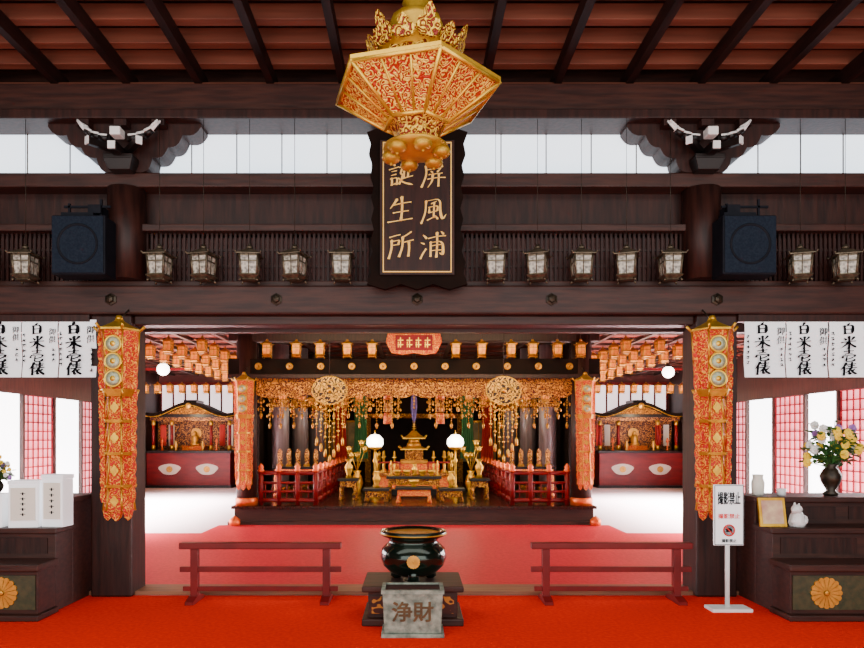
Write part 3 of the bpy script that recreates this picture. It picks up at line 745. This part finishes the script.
for x in (-3.0,3.02): banner('gilt_banner',(x,11.86,2.68),2.05,.36,'red and gilt metal hanging banner on the sanctuary pillar','sanctuary pillar banners')
trim(M().box(-3.35,3.35,12.1,12.4,2.66,2.98),DARKW,.01)
trim(M().box(-3.35,3.35,12.12,12.38,3.3,3.62),WOODV,.01)
trim(M().box(-3.35,3.35,12.05,12.1,2.62,2.70),WOODV,.01)
c0=None
for i in range(-5,6):
    if c0 is None:
        m=M(); m.lathe([(.065,.02),(.065,-.015),(.05,-.02),(.04,-.01),(.02,-.015),(0,-.03)],0,0,0,16,axis='y')
        c0=solo(m,'roundel',(i*.56,12.1,2.84),'gold roundel on black sanctuary beam','ornament',GOLDD,group='beam roundels')
    else: dup(c0,(i*.56,12.1,2.84))
m=M()
N_=48; poly=[(-2.87+5.74*i/N_, 2.34-.07*abs(sin(pi*i/4))) for i in range(N_+1)]
for i in range(N_):
    x0,z0=poly[i]; x1,z1=poly[i+1]
    m.add([(x0,12.2,z0),(x1,12.2,z1),(x1,12.2,2.63),(x0,12.2,2.63),(x0,12.23,z0),(x1,12.23,z1),(x1,12.23,2.63),(x0,12.23,2.63)],[(0,1,2,3),(4,5,6,7),(0,1,5,4)])
solo(m,'gilt_valance',(0,0,0),'pierced gold and red valance hanging below the sanctuary beam','valance',GOLDF)
def pend(ln,seed):
    random.seed(seed); m=M(); z=0
    m.rod((0,0,0),(0,0,-ln),.004,4)
    while z>-ln:
        r=random.choice((.012,.016,.026)); m.sph(0,0,z-r,r,8); z-=r*2+.02
    m.lathe([(.02,-ln),(.03,-ln-.03),(.015,-ln-.09),(0,-ln-.1)],n=8)
    for q in (.3,.65):
        for sx in (-1,1):
            m.rod((0,0,-ln*q),(.05*sx,0,-ln*q-.05),.003,4); m.lathe([(.015,0),(.02,-.03),(.0,-.06)],.05*sx,0,-ln*q-.05,6)
    return m
pm=[solo(pend(l,i),'bead_pendant',(0,12.3,2.4),'gold bead pendant hanging from the sanctuary valance','pendant',GOLDD,group='bead pendants') for i,l in enumerate((.42,.6,.3))]
cnt=0
for i in range(-28,29):
    x=i*.10
    if abs(x)<.3: continue
    loc=(x,12.3+(.3 if i%2 else 0),2.42)
    if cnt<3: pm[cnt].location=loc
    else: dup(pm[abs(i*7)%3],loc)
    cnt+=1
FANM=mat('fan_openwork',(.02,.003,.001),(.66,.34,.03),rough=.4,metal=.3,scale=9,kind='scroll',lo=.6,hi=.7,cycle=36)
def keman(x):
    t=thing('openwork_fan',(x,11.7,2.13),'round openwork gold temple pendant with long tassels','pendant','openwork pendants')
    pts=[(.30*sin(2*pi*i/40),.25+.24*cos(2*pi*i/40)) for i in range(40)]
    m=M(); m.prism(pts,-.008,.008); part(m,'fan_plate',t,FANM)
    m=M()
    for i in range(40): m.rod((pts[i][0],0,pts[i][1]),(pts[(i+1)%40][0],0,pts[(i+1)%40][1]),.015,5)
    part(m,'rim',t,GOLD)
    for i in range(8):
        a=2*pi*i/8+.2; m=M(); q=[(.17*sin(a)+.055*sin(b),.25+.14*cos(a)+.045*cos(b)) for b in [2*pi*j/12 for j in range(12)]]
        for j in range(12): m.rod((q[j][0],-.014,q[j][1]),(q[(j+1)%12][0],-.014,q[(j+1)%12][1]),.008,4)
        part(m,'scroll_ring',t,GOLD)
    m=M(); m.lathe([(.05,0),(.045,-.025),(0,-.035)],0,0,.25,10,axis='y'); part(m,'centre_boss',t,GOLD)
    m=M(); m.rod((0,0,.48),(0,0,1.5),.006,4); part(m,'hanging_wire',t,DBRONZE)
    for j in range(-3,4):
        m=M(); ln=.62+.10*(3-abs(j)); z0=.25-.24*math.sqrt(1-(j*.075/.30)**2)
        m.rod((j*.075,0,z0),(j*.075,0,.05-ln),.005,4)
        for q in range(9):
            zq=z0-.02-(ln-.1)*q/9; m.sph(j*.075,0,zq,.016,6)
            if q%3==1: m.lathe([(0,zq+.03),(.034,zq),(0,zq-.03)],j*.075,0,0,6)
        m.lathe([(.012,0),(.026,-.04),(.026,-.14),(0,-.15)],j*.075,0,.05-ln,8)
        part(m,'tassel',t,GOLD)
keman(-1.47); keman(1.56)
t=thing('small_plaque',(0,11.95,3.06),'small red and gold framed plaque above the sanctuary beam','plaque')
m=M(); m.prism([(-.4,0),(-.2,-.03),(0,0),(.2,-.03),(.4,0),(.5,.2),(.46,.38),(.2,.36),(0,.42),(-.2,.36),(-.46,.38),(-.5,.2)],0,.05); part(m,'frame',t,REDGOLD,bev=.01)
part(M().box(-.33,.33,-.01,.0,.05,.32),'board',t,LATT)
for i in range(4):
    m=M(); x=-.24+i*.16; m.box(x-.05,x+.05,-.016,-.01,.14,.155); m.box(x-.05,x+.05,-.016,-.01,.22,.235); m.box(x-.008,x+.008,-.016,-.01,.1,.28); m.box(x-.045,x-.035,-.016,-.01,.1,.2)
    part(m,'gold_character',t,GOLD)
for sx in (-1,1):
    m=M(); m.rod((sx*.3,.03,.3),(sx*.3,.03,.6),.01,4); part(m,'hanging_rod',t,DBRONZE)

G0=lantern('gold_lantern',(-2.6,11.9,2.98),'small gold hanging lantern glowing above the sanctuary','inner hall lanterns',GOLDD,GLOW,.66,w=.088,h=.32)
for x in (-2.08,-1.66,-1.18,-.74,.74,1.2,1.72,2.1,2.54,2.95): dup(G0,(x,11.9,2.98))
for sx in (-1,1):
    for i in range(11): dup(G0,(sx*(4.45+i*.34),18.8,2.80),label='small gold hanging lantern in a cross row of the aisle')
    for X in (3.75,4.35,4.95):
        for i in range(9): dup(G0,(sx*X,11.9+i*.72,3.04),label='small gold hanging lantern in a row along the aisle')
for sx in (-1,1):
    trim(M().box(min(sx*4.3,sx*8.0),max(sx*4.3,sx*8.0),18.77,18.83,3.44,3.50),MAROON)

G1=lantern('gold_lantern',(-2.75,14.1,2.3),'small gold lantern hanging inside the sanctuary','inner sanctuary lanterns',GOLDD,GLOW,1.32,w=.095,h=.32)
for x in (-2.35,-1.95,-1.55,-1.15,1.15,1.55,1.95,2.35,2.75): dup(G1,(x,14.1,2.3))
for x in (-2.9,-2.5,-2.1,-1.7,1.7,2.1,2.5,2.9): dup(G1,(x,16.4,2.3))

def rail(sx):
    t=thing('altar_railing',(sx*1.80,12.3,.33),'red lacquer altar railing with capped posts and gold fittings','railing','altar railings')
    def seg(p,q,z,r): m=M(); m.rod((p[0],p[1],z),(q[0],q[1],z),r,8); return m
    corner=(0,0); A=(sx*1.05,0); B=(0,5.2)
    for z,r,nm in ((.58,.04,'handrail'),(.40,.025,'middle_rail'),(.24,.025,'middle_rail'),(.08,.04,'bottom_rail')):
        part(seg(A,corner,z,r),nm,t,MAROON); part(seg(corner,B,z,r),nm,t,MAROON)
    pts=[(sx*1.0,0),(sx*.67,0),(sx*.33,0),(0,0)]+[(0,.65*i) for i in range(1,9)]
    for (x,y) in pts:
        m=M(); m.cyl(x,y,0,.62,.045,12); m.m=1; m.lathe([(.055,.6),(.065,.63),(.04,.66),(.055,.69),(.02,.74),(0,.76)],x,y,0,10)
        part(m,'post',t,[MAROON,COPPER])
    for (a,b) in ((A,corner),(corner,B)):
        d=math.dist(a,b); nn=int(d/.12); m=M()
        for i in range(1,nn):
            f=i/nn; m.cyl(a[0]+(b[0]-a[0])*f,a[1]+(b[1]-a[1])*f,.08,.40,.013,6)
        part(m,'balusters',t,MAROON)['kind']='stuff'
rail(-1); rail(1)
g=None
for x,y in ((-2.98,15),(-2.65,15.6),(-2.45,16.9),(2.98,15),(2.65,15.6),(2.45,16.9)):
    m=M().cyl(0,0,0,3.29,.19,20); m.m=1; m.lathe([(.22,0),(.22,.1),(.195,.14)],n=20); m.lathe([(.195,1.9),(.205,1.92),(.205,2.1),(.195,2.12)],n=20,caps=False)
    if g is None: g=solo(m,'sanctuary_column',(x,y,.33),'polished grey-brown round column with gold bands','pillar',[GREYC,GOLDF],group='inner sanctuary columns')
    else: dup(g,(x,y,.33))
m=M(); m.box(-3.4,-1.2,18.6,18.7,.0,3.62); m.box(1.2,3.4,18.6,18.7,.0,3.62); m.box(-1.2,1.2,18.6,18.7,2.2,3.62)
struct(m,'wall_sanctuary',DARKW)
struct(M().box(-1.3,1.3,20.0,20.1,.0,3.62),'wall_shrine',DARKW)
struct(M().box(-3.44,-3.34,14.5,18.7,.0,3.62),'wall_sanctuary_left',DARKW)
struct(M().box(3.34,3.44,14.5,18.7,.0,3.62),'wall_sanctuary_right',DARKW)
m=M(); m.box(-1.35,1.35,18.55,18.6,2.1,2.22); m.box(-1.35,-1.2,18.55,18.6,.33,2.1); m.box(1.2,1.35,18.55,18.6,.33,2.1)
trim(m,GOLDF)
PD=mat('panel_dim',(.14,.11,.04),(.32,.22,.07),rough=.5,scale=4)
for a in (-3.3,-2.3,1.3,2.3):
    m=M().box(a,a+.95,18.56,18.6,.9,2.0); m.m=1
    for i in range(5): m.box(a+i*.235-.0,a+i*.235+.02,18.53,18.56,.9,2.0)
    m.box(a,a+.95,18.53,18.56,1.98,2.03)
    trim(m,[PD,GOLDD])
def curtain(x,w,z0,z1,mt,lab,y=17.9):
    m=M(); nn=24; vs=[]
    for i in range(nn+1):
        xx=-w/2+w*i/nn; yy=.04*sin(i*1.6)
        vs+=[(xx,yy,z0),(xx*.75,yy,(z0+z1)/2),(xx,yy,z1)]
    fs=[]
    for i in range(nn):
        for k_ in range(2): fs.append((i*3+k_,i*3+3+k_,i*3+4+k_,i*3+1+k_))
    m.add(vs,fs,True); return solo(m,'curtain',(x,y,0),lab,'curtain',mt,group='sanctuary curtains')
for sx in (-1,1):
    curtain(sx*1.42,.40,1.0,2.7,CURTG,'green curtain beside the sanctuary opening')
    curtain(sx*1.95,.35,1.0,2.7,CURTR,'red curtain beside the sanctuary opening')
trim(M().box(-3.0,3.0,17.85,17.95,2.68,2.8),GOLDF)

# ---- central altar
AY=14.9
t=thing('altar_dais',(0,AY,.33),'stepped red and gold lacquer altar dais','altar')
part(M().box(-.95,.95,-.75,.75,0,.14),'lower_step',t,LACQ,bev=.01)
part(M().box(-.82,.82,-.65,.65,.14,.42),'middle_tier',t,REDGOLD,bev=.01)
part(M().box(-.88,.88,-.7,.7,.42,.48),'tier_top',t,GOLDF,bev=.01)
part(M().box(-.55,.55,-.35,.5,.48,.66),'upper_tier',t,REDGOLD,bev=.01)
for sx in (-1,1):
    for y in (-.62,.62):
        m=M(); m.cyl(sx*.8,y,.48,.78,.035,10); m.lathe([(.05,.78),(.03,.83),(.045,.87),(0,.93)],sx*.8,y,0,10); part(m,'corner_post',t,GOLD)
    m=M(); m.rod((sx*.8,-.62,.7),(sx*.8,.62,.7),.02); part(m,'side_rail',t,MAROON)
    m=M(); m.rod((sx*.8,-.62,.7),(sx*.3,-.62,.7),.02); m.rod((sx*.3,-.62,.7),(sx*.3,-.62,.48),.02); part(m,'front_rail',t,MAROON)
t=thing('miniature_pagoda',(0,AY,.99),'gilded miniature treasure pagoda with spire on the altar','pagoda')
part(M().box(-.3,.3,-.3,.3,0,.08),'base',t,GOLDD,bev=.01)
part(M().box(-.2,.2,-.2,.2,.08,.3),'lower_storey',t,GOLDF)
def roof(r,z,h):
    m=M(); m.lathe([(r,z),(r,z+.025),(r*.55,z+h*.5),(r*.2,z+h)],n=4,rot=pi/4,smooth=False)
    for i in range(4):
        a=pi/4+i*pi/2; m.rod((r*.95*sin(a),-r*.95*cos(a),z+.02),(r*1.12*sin(a),-r*1.12*cos(a),z+.08),.015,5)
    return m
part(roof(.42,.3,.14),'lower_roof',t,GOLD)
m=M(); m.sph(0,0,.40,.16,16,1,1,.7); m.cyl(0,0,.44,.54,.12,16); part(m,'round_drum',t,GOLDD)
part(roof(.35,.54,.18),'upper_roof',t,GOLD)
m=M(); m.rod((0,0,.7),(0,0,1.1),.012)
for i in range(6): m.lathe([(.05-.004*i,0),(.05-.004*i,.012)],0,0,.76+i*.05,10)
m.sph(0,0,1.10,.025,8); part(m,'spire',t,GOLD)
def glamp(x):
    t=thing('lotus_lamp_stand',(x,13.95,.33),'gold lamp stand with glowing white round shade','lamp','altar lamps')
    m=M(); m.lathe([(.14,0),(.14,.03),(.06,.07),(.03,.12),(.05,.2),(.025,.25),(.025,.7),(.05,.75),(.025,.8),(.025,.99)],n=14); part(m,'stand',t,GOLD)
    m=M(); m.lathe([(.03,.99),(.13,1.03),(.175,1.10),(.165,1.20),(.09,1.28),(0,1.30)],n=20); part(m,'lamp_shade',t,LAMPW)
    m=M(); m.lathe([(.05,.97),(.14,1.01),(.15,1.04),(.13,1.04)],n=16); m.rod((0,0,1.30),(0,0,1.38),.01); part(m,'shade_holder',t,GOLD)
glamp(-.81); glamp(.86)
def rtable(x,y,w,d,h,lab,mt=REDGOLD,z=.33):
    t=thing('ritual_table',(x,y,z),lab,'table')
    part(M().box(-w/2,w/2,-d/2,d/2,h-.05,h),'table_top',t,LACQ,bev=.006)
    part(M().box(-w/2+.04,w/2-.04,-d/2+.03,d/2-.03,h-.17,h-.05),'apron',t,mt)
    for a in (-1,1):
        for b in (-1,1):
            m=M(); m.lathe([(.035,0),(.05,.02),(.03,.08),(.035,h-.17)],a*(w/2-.06),b*(d/2-.05),0,8); part(m,'leg',t,mt)
rtable(0,13.5,1.1,.45,.46,'low gold ritual table before the altar',GOLDF)
rtable(-.72,13.0,.5,.4,.26,'small low red and gold side table',GOLDF)
rtable(.72,13.0,.5,.4,.26,'small low red and gold side table',GOLDF)
rtable(0,12.75,.7,.4,.3,'low prayer table with brocade apron',REDGOLD)
rtable(-1.3,13.4,.4,.4,.42,'square red and gold stand holding offerings',GOLDF)
rtable(1.3,13.4,.4,.4,.42,'square red and gold stand holding offerings',GOLDF)
def vessel(x,y,z,prof,lab,nm='altar_vessel',mt=GOLD,cat='vessel'):
    solo(M().lathe(prof,n=16),nm,(x,y,z),lab,cat,mt,group='altar vessels')
cand=[(.06,0),(.06,.015),(.015,.04),(.02,.1),(.012,.14),(.012,.2),(.04,.22),(.02,.225),(.012,.3),(0,.31)]
bowl=[(.05,0),(.03,.03),(.07,.07),(.09,.12),(.08,.12),(0,.08)]
vasep=[(.05,0),(.03,.05),(.06,.11),(.06,.15),(.025,.19),(.05,.24),(0,.2)]
for x,pf,nm in ((-.46,cand,'candlestick'),(-.34,bowl,'offering_bowl'),(-.14,bowl,'offering_bowl'),(0.01,vasep,'altar_vase'),(.16,bowl,'offering_bowl'),(.35,bowl,'offering_bowl'),(.47,cand,'candlestick')):
    vessel(x,13.5,.79,pf,'small gold '+nm.replace('_',' ')+' on the ritual table',nm,cat=nm.split('_')[-1])
for x,y,z in ((-.72,13,.59),(.72,13,.59)):
    vessel(x,y,z,[(a*1.3,b*1.3) for a,b in vasep],'gold vase on a low side table','altar_vase',cat='vase')
for x in (-1.3,1.3): vessel(x,13.4,.75,[(a*1.4,b*1.6) for a,b in vasep],'gold vase on a square altar stand','altar_vase',cat='vase')
vessel(0,12.75,.63,[(a*1.2,b*1.1) for a,b in bowl],'gold incense bowl on the prayer table','offering_bowl',cat='bowl')
for sx in (-1,1):
    for xx,yy in ((.66,AY-.45),(.66,AY),(.42,AY-.5)):
        vessel(sx*xx,yy,.81,[(a*1.3,b*1.5) for a,b in cand],'tall gold candlestick on the altar dais','candlestick',cat='candlestick')
tab=None
for sx in (-1,1):
    rtable(sx*2.45,14.2,1.0,.4,.62,'side table with gold pattern holding memorial tablets')
    for i in range(5):
        loc=(sx*(2.07+i*.19),14.2,.95)
        if tab is None:
            tab=thing('memorial_tablet',loc,'small gilded upright memorial tablet on the side table','tablet','memorial tablets')
            part(M().box(-.06,.06,-.05,.05,0,.05),'tablet_base',tab,GOLDD)
            m=M(); m.prism([(-.045,.05),(.045,.05),(.05,.3),(.03,.35),(0,.38),(-.03,.35),(-.05,.3)],-.01,.01); part(m,'tablet_board',tab,GOLDF)
        else: dup(tab,loc)
for sx in (-1,1):
    t=thing('gilded_lotus_vase',(sx*1.22,14.4,.33),'vase of tall gilded lotus flowers beside the altar','vase','gilded lotus vases')
    m=M(); m.lathe([(.11,0),(.07,.08),(.13,.25),(.1,.4),(.06,.46),(.09,.52)],n=16); part(m,'vase',t,GOLD)
    for i in range(5):
        m=M(); a=2*pi*i/5; e=(.18*sin(a),.12*cos(a),.85+.13*(i%3)); m.rod((0,0,.5),e,.008,4); m.sph(e[0],e[1],e[2],.06,8,1,1,1.3)
        for k_ in range(6):
            b=2*pi*k_/6; m.rod((e[0],e[1],e[2]-.03),(e[0]+.09*sin(b),e[1]+.09*cos(b),e[2]+.06),.02,5,.004)
        part(m,'lotus_flower',t,GOLD)
for x in (-.52,.52):
    t=thing('tubular_banner',(x,13.3,2.62),'slim tubular brocade banner hanging before the altar','hanging banner','tubular banners')
    m=M(); m.rod((0,0,0),(0,0,1.0),.006,4); part(m,'hanging_cord',t,DBRONZE)
    m=M(); m.lathe([(.03,0),(.10,-.05),(.10,-.09)],n=10); part(m,'cap',t,GOLD)
    for q in range(3):
        m=M(); m.lathe([(.075,-.09-q*.24),(.085,-.2-q*.24),(.09,-.31-q*.24)],n=10); part(m,'brocade_tube',t,REDGOLD if q%2==0 else GOLDF)
t=thing('hanging_canopy',(0,14.2,2.2),'dark tiered hanging canopy ornament with gold pendants','canopy')
m=M(); m.lathe([(.45,.3),(.5,.32),(.5,.4),(.2,.5),(.05,.55)],n=8,smooth=False); part(m,'canopy_top',t,GOLDF)
for i in range(8):
    a=2*pi*i/8; m=M(); x,y=.46*sin(a),-.46*cos(a); m.rod((x,y,.3),(x,y,-.05),.006,4)
    for q in range(5): m.sph(x,y,.25-q*.07,.022,6)
    part(m,'pendant',t,GOLDD)
m=M(); m.rod((0,0,.5),(0,0,1.42),.01); part(m,'hanging_rod',t,DBRONZE)
m=M(); m.lathe([(.0,.35),(.06,.2),(.07,0),(.04,-.25),(.0,-.35)],n=8); part(m,'tassel',t,mat('violet_tassel',(.03,.02,.08),(.07,.04,.16),rough=.8,scale=20))

# ------------------------------------------------------------------ side aisle altars
def sidealtar(x):
    t=thing('side_altar',(x,21.3,0),'black side altar on maroon cabinet with curved gable roof','altar','side altars')
    W=1.3
    part(M().box(-W,W,-.45,.6,.08,1.08),'cabinet',t,MAROON,bev=.01)
    part(M().box(-W-.04,W+.04,-.5,.62,0,.08),'plinth',t,LACQ)
    part(M().box(-W-.05,W+.05,-.52,.62,1.08,1.16),'counter',t,LACQ,bev=.01)
    for sx in (-1,1):
        m=M(); pts=[]
        for i in range(24):
            a=2*pi*i/24; pts.append((sx*.58+.33*sin(a)*(1-.12*cos(3*a)),.58+.17*cos(a)))
        m.prism(pts,-.475,-.45); part(m,'oval_emblem',t,CREAM,label='cream and gold oval cloud emblem')
        m=M(); chrys(m,sx*.58,-.476,.58,.1,12,.01); part(m,'emblem_rosette',t,EMBG)
    for px_ in (-1.2,-.62,.62,1.2):
        m=M().cyl(px_,-.15,1.16,2.2,.05,12); m.m=1; m.lathe([(.065,1.16),(.065,1.3),(.05,1.32)],px_,-.15,0,12); m.lathe([(.052,1.95),(.065,1.97),(.065,2.1)],px_,-.15,0,12); part(m,'post',t,[MAROON,GOLD])
    part(M().box(-W+.03,W-.03,.4,.45,1.16,2.3),'back_panel',t,SHELF,label='dark panel with gold pattern')
    part(M().box(-W,W,-.2,-.1,2.08,2.20),'frieze',t,SHELF)
    m=M(); up=[];
    for i in range(25):
        u=-1+2*i/24; z=2.26+.42*(0.5+0.5*cos(pi*u))**1.3+.1*abs(u)**4; up.append((u*(W+.12),z))
    lo_=[(a*.985,b-.13) for a,b in up]
    for i in range(24):
        a,b=up[i],up[i+1]; c,d=lo_[i],lo_[i+1]
        m.add([(a[0],-.45,a[1]),(b[0],-.45,b[1]),(d[0],-.45,d[1]),(c[0],-.45,c[1]),(a[0],.6,a[1]),(b[0],.6,b[1]),(d[0],.6,d[1]),(c[0],.6,c[1])],[(0,1,2,3),(4,5,6,7),(0,1,5,4),(3,2,6,7)])
    part(m,'gable_roof',t,DARKW)
    m=M()
    for i in range(24): m.rod((lo_[i][0],-.46,lo_[i][1]+.02),(lo_[i+1][0],-.46,lo_[i+1][1]+.02),.016,5)
    part(m,'gold_edging',t,GOLD)
    m=M(); m.lathe([(.10,-.01),(.08,-.03),(0,-.05)],0,-.45,2.55,12,axis='y'); part(m,'gable_crest',t,EMBG)
    part(M().box(-.2,.2,-.3,.45,2.62,2.74),'ridge_block',t,LACQ)
    part(M().box(-W,W,-.3,.45,2.2,2.3),'gable_board',t,LACQ)
    m=M(); m.prism([(-.9,2.3),(.9,2.3),(.45,2.45),(0,2.55),(-.45,2.45)],-.3,-.25); part(m,'gable_carving',t,GOLDF)
    part(M().box(-.35,.35,.0,.35,1.16,1.3),'image_pedestal',t,REDGOLD)
    m=M(); m.lathe([(.13,1.3),(.16,1.36),(.10,1.4),(.12,1.5),(.09,1.62),(.04,1.66)],0,.18,0,14); m.sph(0,.18,1.71,.06,10); part(m,'gilt_statue',t,EMBG)
    m=M(); m.lathe([(.17,0),(.17,.01)],0,.3,1.70,20,axis='y'); part(m,'halo_disc',t,EMBG)
    for sx in (-1,1):
        for q in (0,1):
            part(M().box(sx*(.82+.26*q)-.09,sx*(.82+.26*q)+.09,.36,.38,1.3,1.98),'hanging_scroll',t,CREAM if (sx<0)==(q==0) else CURTR)
        m=M(); m.lathe([(.06,1.16),(.03,1.22),(.07,1.33),(.03,1.42),(.05,1.46)],sx*.42,-.35,0,12); part(m,'vase',t,EMBG)
        m=M(); m.lathe([(.06,1.16),(.02,1.2),(.02,1.4),(.05,1.42),(.02,1.55)],sx*.85,-.35,0,12); part(m,'candle_stand',t,COPPER)
for x in (-7.0,7.05): sidealtar(x)
for x,y in ((-5.3,14.2),(5.6,14.8)):
    t=thing('hanging_globe_lamp',(x,y,2.88),'bright white glass globe lamp hanging in the aisle','lamp','aisle globe lamps')
    part(M().sph(0,0,.12,.13,16),'globe',t,LAMPW); m=M(); m.rod((0,0,.24),(0,0,.78),.01); m.lathe([(.06,.23),(.04,.29)],n=10); part(m,'hanger',t,DBRONZE)

# ------------------------------------------------------------------ lights
def area(name,loc,rot,sx,sy,e,col=(1,1,1),spread=180):
    l=bpy.data.lights.new(name,'AREA'); l.shape='RECTANGLE'; l.size=sx; l.size_y=sy; l.energy=e; l.color=col; l.spread=radians(spread)
    o=bpy.data.objects.new(name,l); COL.objects.link(o); o.location=loc; o.rotation_euler=rot; return o
area('entrance_daylight',(0,-1.6,2.6),(radians(93),0,0),14,3.4,560,(1,.99,.94))
area('ceiling_bounce_fill',(0,1.2,.4),(radians(165),0,0),12,2,190,(1,.88,.78))  # added upward fill for the ceiling, like bounce off the floor
area('front_carpet_fill',(0,3.0,4.9),(radians(20),0,0),12,1.5,170,(1,.97,.92))  # added fill under the ceiling that brightens the front carpet
for sx in (-1,1):
    area('side_daylight',(sx*8.3,14.5,1.5),(0,radians(-62 if sx<0 else 62),0),2.2,8,600,(1,.93,.95),120)
    area('side_daylight_near',(sx*8.2,9,1.6),(0,radians(-62 if sx<0 else 62),0),2.4,3.5,260,(1,.93,.95),120)
    area('aisle_floor_fill',(sx*6.5,14.0,2.75),(0,radians(4*sx),0),3.2,7.0,1900,(1,.97,.97),70)  # added overhead fill, whitens the aisle floor like window glare
    area('aisle_ceiling_fill',(sx*4.6,14.5,2.7),(radians(180),0,0),2.2,6,16,(1,.5,.2))  # added upward fill that warms the red ceiling
area('sanctuary_warm',(0,13.2,3.25),(0,0,0),5,1.5,55,(1,.80,.45))
area('sanctuary_front',(0,10.2,3.3),(radians(60),0,0),5,.8,85,(1,.82,.5),110)
for x,y,z,e in ((-.81,13.65,1.5,18),(.86,13.65,1.5,18),(-5.3,13.9,2.8,14),(5.6,14.5,2.8,14),(-7,20.1,2.3,50),(7,20.1,2.3,50),(-2.2,14.6,2.1,14),(2.2,14.6,2.1,14),(0,17.2,2.5,24)):  # besides the modelled lamps, added fill before the side altars and backdrop
    l=bpy.data.lights.new('lamp','POINT'); l.energy=e; l.color=(1,.78,.45); l.shadow_soft_size=.15
    o=bpy.data.objects.new('lamp',l); COL.objects.link(o); o.location=(x,y,z)
w=bpy.data.worlds.new('world'); bpy.context.scene.world=w; w.use_nodes=True
w.node_tree.nodes['Background'].inputs[0].default_value=(.85,.92,1,1); w.node_tree.nodes['Background'].inputs[1].default_value=.7
